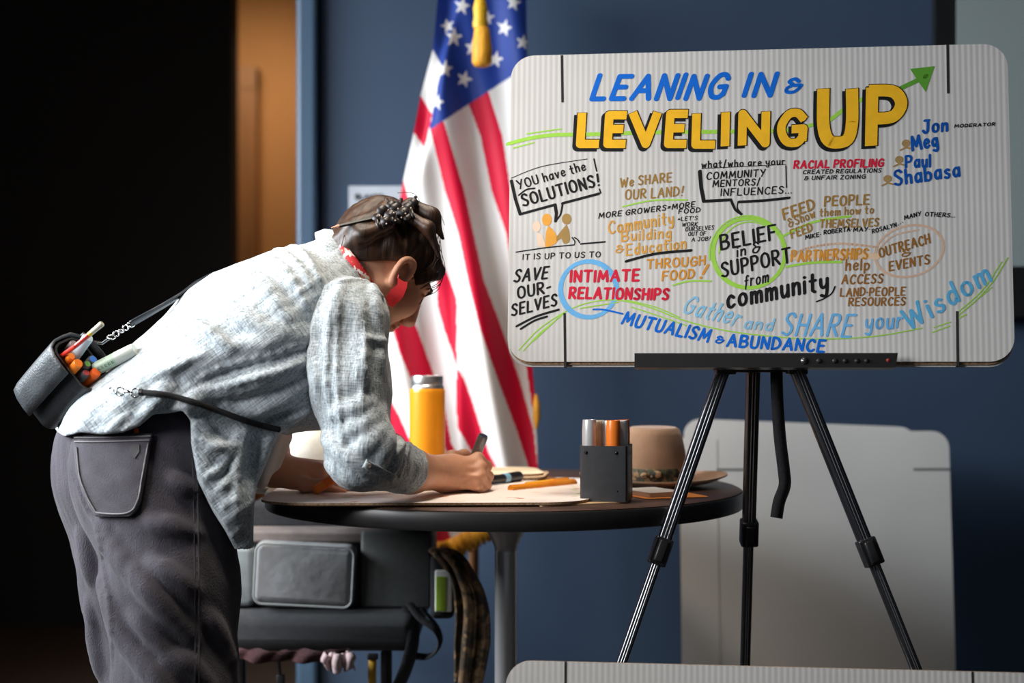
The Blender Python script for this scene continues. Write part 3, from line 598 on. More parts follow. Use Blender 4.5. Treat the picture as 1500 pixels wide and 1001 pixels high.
# black brush pen with blue collar
A = P(704, 714, 2.66); B = P(762, 706, 2.78); r = .0085; A.z = TZ+.0075+r+.001; B.z = A.z
t = thing('brush_pen', 'black pen with a pale blue collar lying beside the writing hand', 'pen', (A+B)/2-Vector((0, 0, r)))
M().tube([A, A.lerp(B, .56)], [r*.95, r], 14).build('barrel', black_pl, t); M().tube([A.lerp(B, .55), A.lerp(B, .68)], [r*1.08, r*1.12], 14).build('collar', K('pale_blue_plastic', (.25, .50, .72), .3), t); M().tube([A.lerp(B, .67), A.lerp(B, .96), B], [r*1.15, r*1.2, r*.9], 14).build('cap', black_pl, t)
# notepad and orange card right of the box
flat_sheet('notepad', 'small white notepad lying right of the grey marker box', 'notepad', P(955, 0, 2.56).x, 2.56, .075, .10, .004, .008, ZT+.0012, .5, K('paper_white', (.72, .70, .68)))
flat_sheet('orange_card', 'flat orange card lying under the notepad beside the hat', 'card', P(972, 0, 2.55).x, 2.555, .125, .12, .01, .0009, ZT, .35, K('orange_card', (.80, .28, .05), .6))
# ------------------------------------------------------------------ marker box
bx = thing('marker_box', 'dark grey metal pen box holding fat markers on the table', 'box', P(890, 0, 2.452).xy.to_3d()+Vector((0, 0, TZ)))
box_m = K('grey_powder_metal', (.040, .043, .048), .45, var=.12, vscale=90, spec=.5)
RB = rotz(-.20); BCx = P(888.5, 0, 2.452).x; BC = Vector((BCx, 2.452, TZ+.0028)); bs = .0815; bh = .0945
def bxp(x, y, z): return BC+RB @ Vector((x, y, z))
g = M(); th_ = .0025; o = [(x, y) for x, y in round_rect(bs, bs, .006, 3)]; o = [(x-bs/2, y-bs/2) for x, y in o]; n = len(o); k = (bs/2-th_)/(bs/2)
vs = [bxp(x, y, 0) for x, y in o]+[bxp(x, y, bh) for x, y in o]+[bxp(x*k, y*k, bh) for x, y in o]+[bxp(x*k, y*k, .003) for x, y in o]
fs = [tuple(reversed(range(n)))]
for L in range(3): fs += [(L*n+i, L*n+(i+1) % n, (L+1)*n+(i+1) % n, (L+1)*n+i) for i in range(n)]
fs += [tuple(range(3*n, 4*n))]
g.add(vs, fs); g.build('shell', box_m, bx, smooth=30)
rv = K('dark_rivet', (.02, .02, .022), .25, metal=.6)
for (x, z) in ((-.030, .083), (.022, .083), (.024, .018)):
    g = M(); g.lathe(bxp(x, -bs/2, z), [(.0033 if z > .05 else .0014, 0), (.003 if z > .05 else .001, .0012), (.0016 if z > .05 else .0004, .0026), (0, .003)], 14, RB @ Vector((0, -1, 0))); g.build('rivet', rv, bx)
# dark lettering strip on the right face (illegible at this size)
g = M(); rnd = random.Random(3)
for i in range(6):
    y0 = -.024+i*.0075; g.prism([bxp(bs/2+.0003, y0, .078), bxp(bs/2+.0003, y0+.0045, .078), bxp(bs/2+.0003, y0+.0045, .084), bxp(bs/2+.0003, y0, .084)], RB @ Vector((.0003, 0, 0)))
g.build('lettering', black_pl, bx, smooth=0)
def big_marker(x, y, ztop, m, lab, m2=None, r=.0125):
    base = bxp(x, y, .0032); t = thing('marker', lab, 'marker', base, 'fat markers in the metal box')
    L = ztop-base.z
    g = M(); g.lathe(base, [(r*.55, 0), (r*.9, .01), (r*.95, .012), (r*.95, L-.045)], 24); g.build('barrel', m2 or m, t)
    g = M(); g.lathe(base, [(r, L-.048), (r*1.0, L-.020), (r*.93, L-.002), (r*.88, L), (r*.80, L), (r*.76, L-.003), (0, L-.004)], 28); g.build('cap', m, t); return t
zt_ = lambda py, D: CAMZ+(HZ-py)/F*D
silver = K('silver_plastic', (.72, .72, .73), .28, metal=.35, var=.05)
grey_pl = K('grey_plastic', (.48, .47, .48), .3, metal=.25)
white_pl = K('white_plastic', (.84, .83, .80), .3)
cream_pl = K('cream_plastic', (.84, .76, .52), .3)
orange_pl = K('orange_cap', (.90, .22, .02), .3, spec=.6)
big_marker(-.0265, -.022, zt_(615, 2.43), silver, 'silver grey fat marker at the front left corner of the metal box')
big_marker(-.0135, .006, zt_(616, 2.46), cream_pl, 'cream fat marker second row between the two grey markers in the box', r=.0105)
big_marker(.004, .0, zt_(616, 2.46), grey_pl, 'mid grey fat marker in the centre of the metal box')
m_or = big_marker(.0148, -.024, zt_(616, 2.43), orange_pl, 'orange fat marker at the front right of the metal box')
big_marker(.027, -.004, zt_(616, 2.45), white_pl, 'white and green fat marker behind the front orange one in the box', K('green_plastic', (.10, .34, .12), .35), r=.0105)
big_marker(.0275, .020, zt_(615, 2.47), orange_pl, 'orange fat marker at the back right corner of the metal box', r=.0105)
# ------------------------------------------------------------------ hat
HC = P(957, 0, 2.78); HC.z = TZ+.001
hat = thing('hat', 'light brown felt hat with a camouflage band resting on the table', 'hat', HC)
felt = K('tan_felt', (.36, .21, .125), .95, var=.12, vscale=25, bump=.25, bscale=500, sheen=.3)
N_a = 64
def hat_ring(rx, ry, z, lift=0.0, dz=0.0):
    out = []
    for k in range(N_a+1):
        a = 2*math.pi*k/N_a; c, s = math.cos(a), math.sin(a)
        out.append(HC+Vector((rx*c, ry*s, z+lift*abs(c)**3+dz*math.exp(-(c/.45)**2)*(1 if True else 0))))
    return out
g = M(); g.grid([hat_ring(.064, .083, .012), hat_ring(.085, .10, .010), hat_ring(.115, .13, .011, .002), hat_ring(.143, .155, .017, .006), hat_ring(.1435, .1555, .0145, .006), hat_ring(.115, .13, .006, .002), hat_ring(.085, .1, .001), hat_ring(.064, .083, .0)]); g.build('brim', felt, hat, smooth=50)
g = M(); g.grid([hat_ring(.066, .085, .002), hat_ring(.0655, .084, .03), hat_ring(.062, .079, .065), hat_ring(.055, .072, .098), hat_ring(.050, .066, .109), hat_ring(.043, .058, .1125), hat_ring(.030, .042, .109, 0, -.004), hat_ring(.012, .02, .103), hat_ring(.001, .001, .101)]); g.build('crown', felt, hat, smooth=60)
def camo(name, cols, sc):
    return paper_mat(name, cols[0], [(c, sc*(1+.3*i), .50, .56) for i, c in enumerate(cols[1:])])
band = camo('camo_band', [(.03, .022, .014), (.01, .01, .01), (.30, .17, .07), (.06, .07, .03)], 45)
g = M(); g.grid([hat_ring(.0672, .0862, .004), hat_ring(.0688, .0878, .010), hat_ring(.0680, .0868, .022), hat_ring(.0668, .0852, .034), hat_ring(.064, .082, .036)]); g.build('band', band, hat, smooth=60)
g = M(); kx = HC+Vector((-.012, -.092, .022))
for dx_, dz_, s_ in ((-.012, .002, .010), (.010, .004, .011), (.0, -.001, .007)):
    g.lathe(kx+Vector((dx_, 0, dz_-s_*.6)), [(0, 0), (s_*.8, s_*.3), (s_, s_*.7), (s_*.7, s_*1.1), (0, s_*1.3)], 14, sy=.6)
g.build('band_knot', camo('camo_knot', [(.42, .27, .14), (.05, .03, .02), (.02, .02, .015)], 70), hat, smooth=60)
# ------------------------------------------------------------------ steel and orange bottle
BT = P(626, 0, 2.92); BT.z = TZ+.0005
bo = thing('water_bottle', 'tall orange insulated bottle with a steel cap on the table by the flag', 'bottle', BT)
r = .0365
g = M(); g.lathe(BT, [(r*.9, 0), (r, .004), (r, .178), (r*.985, .183), (r*.93, .187)], 48); g.build('body', K('orange_paint', (.95, .34, .012), .28, var=.04, vscale=6, coat=.3), bo)
g = M(); g.lathe(BT, [(r*.95, .183), (r*.95, .188), (r*.90, .192), (r*.86, .194)], 48); g.build('shoulder', chrome, bo)
g = M(); g.lathe(BT, [(r*.87, .192), (r*.89, .195), (r*.89, .208), (r*.86, .2115), (r*.80, .212), (r*.76, .209), (0, .209)], 48); g.build('cap', chrome, bo)
# ------------------------------------------------------------------ flag
def lerpf(tab, y):
    if y <= tab[0][0]: return tab[0][1]+(y-tab[0][0])*(tab[1][1]-tab[0][1])/(tab[1][0]-tab[0][0])
    for (a, b), (c, d) in zip(tab, tab[1:]):
        if y <= c: return b+(d-b)*(y-a)/(c-a)
    return tab[-1][1]
XL = [(-60, 654), (0, 641), (73, 634), (140, 616), (194, 606), (267, 590), (330, 580), (400, 572), (500, 562), (600, 556), (690, 557), (760, 572), (790, 598), (812, 640)]
XR = [(-60, 770), (0, 771), (95, 772), (300, 775), (540, 780), (600, 785), (690, 788), (730, 770), (770, 712), (790, 694), (812, 668)]
FOLD = [(96, 647), (168, 633), (217, 622), (267, 607), (310, 598)]
RED = [([(178, 629), (185, 629), (280, 652), (340, 671), (412, 686), (484, 704), (556, 729), (628, 756), (690, 776), (800, 815)], [(160, 660), (178, 650), (280, 680), (340, 693), (412, 709), (484, 736), (556, 761), (628, 781), (690, 789), (800, 835)]),
       ([(120, 687), (154, 687), (200, 704), (280, 720), (340, 741), (520, 768), (600, 780), (700, 800)], [(120, 715), (133, 715), (200, 736), (280, 748), (340, 765), (520, 800), (700, 830)]),
       ([(385, 634), (412, 640), (448, 641), (484, 651), (520, 664), (540, 669)], [(385, 648), (412, 660), (440, 669), (484, 669), (540, 669)]),
       ([(538, 669), (592, 668), (628, 671), (660, 690), (700, 715), (800, 770)], [(538, 669), (556, 680), (592, 693), (628, 704), (664, 716), (700, 735), (800, 790)]),
       ([(430, 560), (450, 560), (484, 576), (520, 587), (549, 599), (600, 625), (650, 650), (700, 670), (800, 700)], [(430, 585), (440, 590), (484, 612), (520, 625), (549, 635), (590, 650), (650, 661), (700, 690), (800, 735)]),
       ([(545, 530), (610, 558), (700, 590), (800, 620)], [(545, 551), (570, 562), (610, 585), (640, 598), (690, 620), (760, 650), (815, 670)])]
STARS = [(677, 9, 14, .2), (656, 38, 12, -.3), (665, 55, 15, .1), (652, 101, 14, .1), (680, 116, 14, .3), (640, 150, 13, .2), (692, 70, 14, .1), (739, 41, 14, .25), (726, 87, 14, .2), (766, 62, 12, .2), (752, 4, 13, .2), (714, 26, 12, .1)]
def flag_col(x, y):
    # 0 white 1 red 2 blue
    ca = lerpf([(0, 190+ (630-630)), (1, 190)], 0)
    low = 190-(x-630)*.655 if x > 630 else 190-(630-x)*6
    left = lerpf([(73, 634), (96, 647), (168, 633), (190, 629)], y) if y > 73 else -1e9
    if y < low and x > left:
        for sx, sy, sr, a0 in STARS:
            dx, dy = x-sx, y-sy; rr = math.hypot(dx*1.12, dy)
            if rr < sr:
                th_ = (math.atan2(dx*1.12, -dy)-a0) % (2*math.pi/5)
                if th_ > math.pi/5: th_ = 2*math.pi/5-th_
                # five-pointed star edge
                R1, R0 = sr, sr*.40; ax, ay = R1, 0.0; bx_, by_ = R0*math.cos(math.pi/5), R0*math.sin(math.pi/5)
                qx, qy = rr*math.cos(th_), rr*math.sin(th_)
                if (bx_-ax)*(qy-ay)-(by_-ay)*(qx-ax) > 0: return 0
        return 2
    fx = lerpf(FOLD, y)
    if 60 < y < 310 and x < fx:
        s = (x-lerpf(XL, y))/max(fx-lerpf(XL, y), 1)
        e = lambda a, b: a+(b-a)*s
        if e(140, 168) < y < e(194, 217): return 1
        if e(264, 300) < y < e(330, 345): return 1
        return 0
    for a, b in RED:
        if a[0][0] <= y and lerpf(a, y) <= x <= lerpf(b, y): return 1
    return 0
def flag_depth(x, y):
    q = x-705+(-.16)*(y-300); amp = .012+.022*min(max(y/500, 0), 1)
    d = amp*math.sin(q/22.0+.8*math.sin(y/170.0))+.5*amp*math.sin(q/9.5+1.3)+.012*math.sin((x+y*.35)/37.0)
    fx = lerpf(FOLD, y)
    ys = min(max((330-y)/60, 0), 1); d += .03*ys*ys*(3-2*ys)/(1+math.exp((x-fx)/3.0))
    ys = min(max((y-330)/110, 0), 1); d += .02*ys*ys*(3-2*ys)/(1+math.exp((x-669)/2.5))
    return 3.26+d
FL = thing('flag', 'large stars and stripes flag hanging in folds behind the table', 'flag', (P(692, 0, 3.3).x, 3.3, 0))
ny, nx = 500, 170; vs = []; cols = []
for i in range(ny+1):
    y = -62+i*(812+62)/ny; l, r_ = lerpf(XL, y), lerpf(XR, y)
    for j in range(nx+1):
        x = l+(r_-l)*j/nx; wob = 1.5*math.sin(y/23.0)*(1-abs(j/nx-.5)*2) if False else 0
        vs.append(P(x, y, flag_depth(x, y))); cols.append(flag_col(x, y))
g = M(); m_ = nx+1
g.add(vs, [(i*m_+j, (i+1)*m_+j, (i+1)*m_+j+1, i*m_+j+1) for i in range(ny) for j in range(nx)])
FLC = [(.80, .78, .76), (.66, .004, .040), (.016, .050, .30)]
fm = mat('flag_nylon', (1, 1, 1), .55, bump=.12, bscale=700, spec=.25); nt = fm.node_tree; at = nt.nodes.new('ShaderNodeVertexColor'); at.layer_name = 'pattern'
fb = nt.nodes['Principled BSDF']; nt.links.new(at.outputs[0], fb.inputs['Base Color'])
tl = nt.nodes.new('ShaderNodeBsdfTranslucent'); nt.links.new(at.outputs[0], tl.inputs[0]); mxs = nt.nodes.new('ShaderNodeMixShader'); mxs.inputs[0].default_value = .22
nt.links.new(fb.outputs[0], mxs.inputs[1]); nt.links.new(tl.outputs[0], mxs.inputs[2]); nt.links.new(mxs.outputs[0], nt.nodes['Material Output'].inputs[0])
cl = g.build('cloth', fm, FL, smooth=180)
ca_ = cl.data.color_attributes.new('pattern', 'FLOAT_COLOR', 'POINT')
ca_.data.foreach_set('color', np.array([(*FLC[c], 1) for c in cols], np.float32).ravel())
gold = K('gold_fringe', (.80, .36, .02), .6, var=.3, vscale=150, stretch=(1, 1, .1), bump=.5, bscale=300)
def fringe(pts, w, name='fringe'):
    g = M(); n = 60; L = smoothline(pts, 12); rows = [[], [], []]
    for i, p in enumerate(L):
        t = (L[min(i+1, len(L)-1)]-L[max(i-1, 0)]).normalized(); q = Vector((t.z, 0, -t.x)); q = q if q.z < .2 else -q
        for k, s in enumerate((0, .5, 1)): rows[k].append(p+q*w*s*(1+.12*math.sin(i*2.1))+Vector((0, .004*math.sin(i*1.7)*s, 0)))
    g.grid(rows); o = g.build(name, gold, FL, smooth=180); md = o.modifiers.new('thickness', 'SOLIDIFY'); md.thickness = .004
dfl = lambda x, y: P(x, y, flag_depth(x, y)-.004)
fringe([dfl(585, 770), dfl(612, 786), dfl(640, 794), dfl(658, 790), dfl(690, 774), dfl(716, 764)], .046)
gs = M(); sidep = [P(785, 578, 3.27), P(786, 592, 3.27), P(786, 612, 3.27), P(785, 628, 3.27)]
gs.tube(sidep, [.003, .008, .009, .003], 8); gs.build('fringe', gold, FL, smooth=60)
pole = thing('flagpole', 'brown wooden flagpole standing behind the table', 'pole', (P(692, 0, 3.34).x, 3.34, 0))
px0 = P(694, 0, 3.34).x
M().tube([(px0, 3.34, .03), (px0, 3.34, 2.3)], .012, 14).build('shaft', brown_wood, pole); M().lathe((px0, 3.34, 0), [(.14, 0), (.14, .01), (.10, .03), (.03, .05), (.02, .09), (.014, .1)], 40).build('stand', K('brass', (.6, .38, .1), .3, metal=1), pole)
M().lathe((px0, 3.34, 2.3), [(.012, 0), (.03, .02), (.012, .05), (.0, .13)], 20).build('finial', K('brass', (.6, .38, .1)), pole)
ts = thing('tassel', 'golden tassel hanging in front of the flag', 'tassel', P(706, 97, 3.17))
g = M(); g.tube([P(704, -40, 3.17), P(704, 8, 3.17)], .004, 10); g.build('cord', gold, ts)
c0 = P(706, 97, 3.17); u_ = 3.17/F*1.2
g = M(); g.lathe(c0, [(9*u_, 0), (12*u_, 4*u_), (12.5*u_, 20*u_), (9.5*u_, 44*u_), (8.5*u_, 47*u_)], 20); g.build('skirt', gold, ts, smooth=60)
g = M(); g.lathe(c0+Vector((-2*u_, 0, 0)), [(8.5*u_, 46*u_), (9.5*u_, 52*u_), (8*u_, 60*u_), (9*u_, 70*u_), (6*u_, 84*u_), (4*u_, 92*u_)], 20); g.build('knot', K('gold_knot', (.75, .45, .02), .5, var=.3, vscale=200), ts, smooth=60)
# ------------------------------------------------------------------ bags and chair under the table
grey_bag = K('grey_bag_cloth', (.16, .165, .165), .75, var=.12, vscale=60, bump=.25, bscale=600)
grey_bag2 = K('dark_grey_bag_cloth', (.10, .105, .105), .8, var=.12, vscale=60, bump=.25, bscale=600)
BD = 2.94
bp_ = thing('camera_bag', 'grey boxy camera backpack lying on the dark bench under the table', 'bag', P(500, 893, 3.0))
def qbox(x0, x1, y0, y1, D0, D1, r, name, m, parent, tilt=0, rz=None, lab=None):
    A = P(x0, y1, D0); B = P(x1, y0, D0); w_, h_ = B.x-A.x, B.z-A.z; c = Vector(((A.x+B.x)/2, (D0+D1)/2, (A.z+B.z)/2))
    R = Matrix.Rotation(tilt, 3, 'Y') @ Matrix.Rotation(math.pi/2, 3, 'X')
    g = M(); g.rbox(c, (w_, h_, D1-D0), r, R, 6, rz); return g.build(name, m, parent, label=lab, smooth=50)
qbox(340, 528, 783, 893, 2.92, 3.12, .02, 'main_body', grey_bag2, bp_, .01, .015)
qbox(528, 632, 779, 892, 2.90, 3.12, .008, 'padded_panel', K('panel_cloth', (.088, .092, .09), .7, var=.1, vscale=80), bp_, .01, .006)
pk = qbox(371, 519, 797, 890, 2.875, 2.93, .018, 'front_pocket', K('pocket_cloth', (.22, .22, .225), .8, var=.08, vscale=50, bump=.8, bscale=28, spec=.2), bp_, .05, .018)
g = M(); A = P(371, 890, 2.874); B = P(519, 797, 2.874); c = (A+B)/2; w_, h_ = (B.x-A.x)-.006, (B.z-A.z)-.006
R = Matrix.Rotation(.05, 3, 'Y'); o = round_rect(w_, h_, .018, 8); o.append(o[0]); g.tube([c+R @ Vector((a-w_/2, -.001, b-h_/2)) for a, b in o], .0026, 6, caps=False); g.build('piping', K('grey_piping', (.26, .27, .27), .6), pk)
qbox(345, 560, 778, 796, 2.905, 3.10, .006, 'top_flap', K('flap_cloth', (.16, .13, .12), .7, var=.15, vscale=40), bp_, .0, .006)
qbox(322, 372, 800, 890, 2.89, 2.98, .015, 'side_pocket', K('side_pocket_cloth', (.24, .27, .28), .7, var=.1, vscale=40), bp_, .0, .012)
g = M(); g.tube([P(390, 895, 2.9), P(396, 905, 2.89), P(404, 940, 2.88), P(409, 975, 2.88), P(411, 1000, 2.88)], .0035, 8); g.build('pull_strap', black_pl, bp_)
g = M(); g.rbox(P(411, 1003, 2.88), (.018, .010, .04), .004); g.build('buckle', black_pl, bp_)
for (pts, r) in (([P(600, 885, 2.88), P(615, 905, 2.86), P(640, 925, 2.85), P(644, 945, 2.86), P(628, 962, 2.88), P(600, 960, 2.92)], .011), ([P(598, 890, 2.89), P(605, 930, 2.87), P(598, 970, 2.87), P(582, 1010, 2.87)], .015), ([P(618, 892, 2.9), P(640, 918, 2.88), P(646, 935, 2.88)], .007)):
    g = M(); g.tube(smoothline(pts, 6), r, 10, flat=.35); g.build('strap', dark_cloth, bp_)
case = thing('black_case', 'flat black zip case lying on top of the grey camera bag', 'case', P(500, 779, 3.0))
qbox(362, 622, 738, 776, 2.99, 3.14, .012, 'body', dark_cloth, case, .0, .01)
g = M()
for i, x in enumerate((462, 484, 500, 522, 548, 572, 594)): g.lathe(P(x, 774.5-.02*(x-462), 2.985), [(0, -.003), (.004 if i == 0 else .0025, 0), (0, .003)], 10, (0, -1, 0))
g.build('zip_studs', K('steel_stud', (.6, .6, .6), .3, metal=1), case)
pouch2 = thing('black_pouch', 'small black pouch with a green and white tag beside the camera bag', 'pouch', P(648, 905, 2.9))
qbox(630, 665, 812, 908, 2.86, 2.92, .012, 'body', dark_cloth, pouch2, .0, .01)
qbox(637, 662, 836, 897, 2.853, 2.862, .003, 'tag', white_pl, pouch2, .0, .002, 'white tag')
qbox(638.5, 654, 845, 896, 2.8515, 2.856, .002, 'tag_stripe', K('lime_label', (.28, .42, .03), .4), pouch2, .0, .001, 'lime green stripe')
# chair carrying the bags
ch = thing('bench', 'dark upholstered low bench under the table holding the grey bag', 'bench', P(470, 960, 3.03).xy.to_3d())
seat_m = K('charcoal_upholstery', (.030, .031, .034), .9, var=.15, vscale=90, bump=.3, bscale=500)
qbox(322, 612, 897, 958, 2.86, 3.30, .03, 'seat', seat_m, ch, .0, .028)
for (x, D) in ((352, 2.92), (566, 2.90), (352, 3.38), (566, 3.38)):
    q = P(x, 955, D); M().tube([(q.x, q.y, .0), (q.x, q.y, q.z)], .012, 10).build('leg', black_metal, ch)
yl = thing('yellow_strap', 'yellow strap hanging down beside the bench leg under the bag', 'strap', P(546, 1010, 2.86))
g = M(); g.grid([[P(541, 958, 2.85), P(552, 958, 2.85)], [P(539, 985, 2.845), P(551, 985, 2.845)], [P(540, 1020, 2.85), P(551, 1020, 2.85)]]); o = g.build('webbing', K('yellow_webbing', (.42, .23, .01), .8, var=.2, vscale=90), yl); md = o.modifiers.new('t', 'SOLIDIFY'); md.thickness = .003
g = M(); g.rbox(P(546, 962, 2.845), (.022, .008, .012), .003); g.build('clip', black_pl, yl)
# camouflage scarf hanging by the bag
def drape(name, label, cat, spine, wid, m, thick=.006, rough=.006, seed=1, n=26, k=10):
    rnd = random.Random(seed); L = smoothline(spine, k); rows = []
    for i, p in enumerate(L):
        s = i/(len(L)-1); w_ = np.interp(s, np.linspace(0, 1, len(wid)), wid); row = []
        for j in range(n):
            u = j/(n-1)*2-1; ph = seed+s*2.2
            row.append(p+Vector((u*w_*.5, -.010*math.sin(u*7+ph)-.006*math.sin(u*15+2*ph)-.012*(1-u*u), rough*math.sin(u*9+seed)*s)))
        rows.append(row)
    g = M(); g.grid(rows); o = g.build(name, m, None, label, cat, smooth=180); md = o.modifiers.new('thickness', 'SOLIDIFY'); md.thickness = thick; return o
drape('scarf', 'brown camouflage scarf hanging beside the bag under the table', 'scarf', [P(640, 806, 2.88), P(655, 812, 2.83), P(674, 835, 2.82), P(690, 880, 2.82), P(690, 940, 2.82), P(684, 1000, 2.83)], [.03, .045, .045, .065, .068, .05], camo('camo_scarf', [(.14, .075, .035), (.03, .02, .012), (.28, .16, .07), (.05, .035, .02)], 26))
drape('fur_cloth', 'dark maroon fuzzy cloth hanging from under the bench seat', 'cloth', [P(430, 952, 2.85), P(430, 958, 2.84), P(431, 968, 2.84)], [.22, .23, .22], rough=.001, thick=.003, m=K('maroon_fuzz', (.045, .014, .016), 1, var=.4, vscale=120, bump=.8, bscale=300), seed=4)
drape('pink_cloth', 'small crumpled pinkish white cloth peeping from beneath the bench', 'cloth', [P(496, 958, 2.83), P(497, 966, 2.82), P(500, 979, 2.82)], [.05, .062, .05], K('pink_cloth', (.52, .38, .38), .9, var=.15, vscale=40, bump=.4, bscale=60), seed=7)
# white cloth bag on the table's left side
def blob(name, label, cat, c, r, m, seed=0, amp=.12, fl=1.0, nz=26, nt_=40):
    g = M(); rows = []; rnd = np.random.RandomState(seed); ph = rnd.rand(6)*6.28
    for i in range(nz+1):
        a = math.pi*i/nz-math.pi/2; row = []
        for j in range(nt_+1):
            b = 2*math.pi*j/nt_; d = Vector((math.cos(a)*math.cos(b), math.cos(a)*math.sin(b), math.sin(a)))
            s = 1+amp*(math.sin(3*b+4*a+ph[0])*.5+math.sin(5*b-3*a+ph[1])*.3+math.sin(9*b+6*a+ph[2])*.18)*math.cos(a)
            q = Vector((d.x*r[0]*s, d.y*r[1]*s, max(d.z*r[2]*s, -r[2]*fl))); row.append(Vector(c)+q)
        rows.append(row)
    g.grid(rows); return g.build(name, m, None, label, cat, smooth=180)
canvas = K('cream_canvas', (.62, .59, .52), .9, var=.08, vscale=40, bump=.3, bscale=300)
blob('canvas_bag', 'slumped cream canvas bag on the table behind the left hand', 'bag', P(455, 675, 2.93)+Vector((0, 0, .010)), (.085, .06, .078), canvas, 3, .08, .72)
blob('cloth_wrap', 'cream cloth bunched at the left rim of the table beside the left hand', 'cloth', P(387, 712, 2.76)+Vector((0.006, 0, 0.004)), (.042, .06, .020), canvas, 5, .1, .9)
blob('black_pouch', 'small rounded black object on the table behind the forearm left of the bottle', 'pouch', P(576, 655, 2.98)-Vector((0, 0, .02)), (.033, .04, .05), dark_cloth, 8, .08, .9)
# ------------------------------------------------------------------ distance-field modelling for the figure and cloth
f32 = np.float32
def smin(a, b, k):
    h = np.clip(.5+.5*(b-a)/k, 0, 1); return b+(a-b)*h-k*h*(1-h)
def A3(p): return np.array(tuple(p), f32)
def cap(a, b, ra, rb):
    a, b = A3(a), A3(b); ab = b-a; L2 = float(ab @ ab)+1e-12
    def f(X):
        t = np.clip(((X-a) @ ab)/L2, 0, 1); return np.sqrt(((X-a-t[:, None]*ab)**2).sum(1))-(ra+(rb-ra)*t)
    return f
def ellcap(a, b, r0, r1, lat):
    a, b = A3(a), A3(b); ab = b-a; L = float(np.linalg.norm(ab)); t_ = ab/L; l = A3(lat); l = l-t_*(l @ t_); l /= np.linalg.norm(l); s = np.cross(t_, l)
    def f(X):
        d = X-a; h = d @ t_; t = np.clip(h/L, 0, 1); la = r0[0]+(r1[0]-r0[0])*t; sa = r0[1]+(r1[1]-r0[1])*t
        da = h-t*L; q0, q1 = d @ l, d @ s; ca = np.minimum(sa, la)
        k0 = np.sqrt((q0/la)**2+(q1/sa)**2+(da/ca)**2); k1 = np.sqrt((q0/la**2)**2+(q1/sa**2)**2+(da/ca**2)**2)+1e-6
        return k0*(k0-1)/k1
    return f
def ellips(c, ax, r):
    c = A3(c); ax = np.array([tuple(v) for v in ax], f32); r = np.array(r, f32)
    def f(X):
        q = (X-c) @ ax.T; k0 = np.sqrt(((q/r)**2).sum(1)); k1 = np.sqrt(((q/r**2)**2).sum(1))+1e-6; return k0*(k0-1)/k1
    return f
I3 = [(1, 0, 0), (0, 1, 0), (0, 0, 1)]
HS = .935
def hell(c, ax, r): return ellips(c, ax, [x*HS for x in r])
class Field:
    def __init__(s, k=.03): s.p = []; s.k = k; s.post = []; s.infl = 0.0
    def add(s, f, k=None, op='u'): s.p.append((f, s.k if k is None else k, op)); return s
    def chain(s, pts, rs, k=None):
        for i in range(len(pts)-1): s.add(cap(pts[i], pts[i+1], rs[i], rs[i+1]), k)
        return s
    def __call__(s, X):
        X = np.asarray(X, f32); d = np.full(len(X), 9., f32)
        for f, k, op in s.p: d = smin(d, f(X), k) if op == 'u' else -smin(-d, f(X), k)
        d = d-s.infl
        for q in s.post: d = q(X, d)
        return d
    def blocks(s, Cn, X, hd):
        n, m = X.shape[0], X.shape[1]; d = np.full((n, m), 9., f32)
        for f, k, op in s.p:
            msk = f(Cn) < hd*1.25+.03+k
            if not msk.any(): continue
            v = f(X[msk].reshape(-1, 3)).reshape(-1, m); d[msk] = smin(d[msk], v, k) if op == 'u' else -smin(-d[msk], v, k)
        d = (d-s.infl).reshape(-1)
        for q in s.post: d = q(X.reshape(-1, 3), d)
        return d.reshape(n, m)
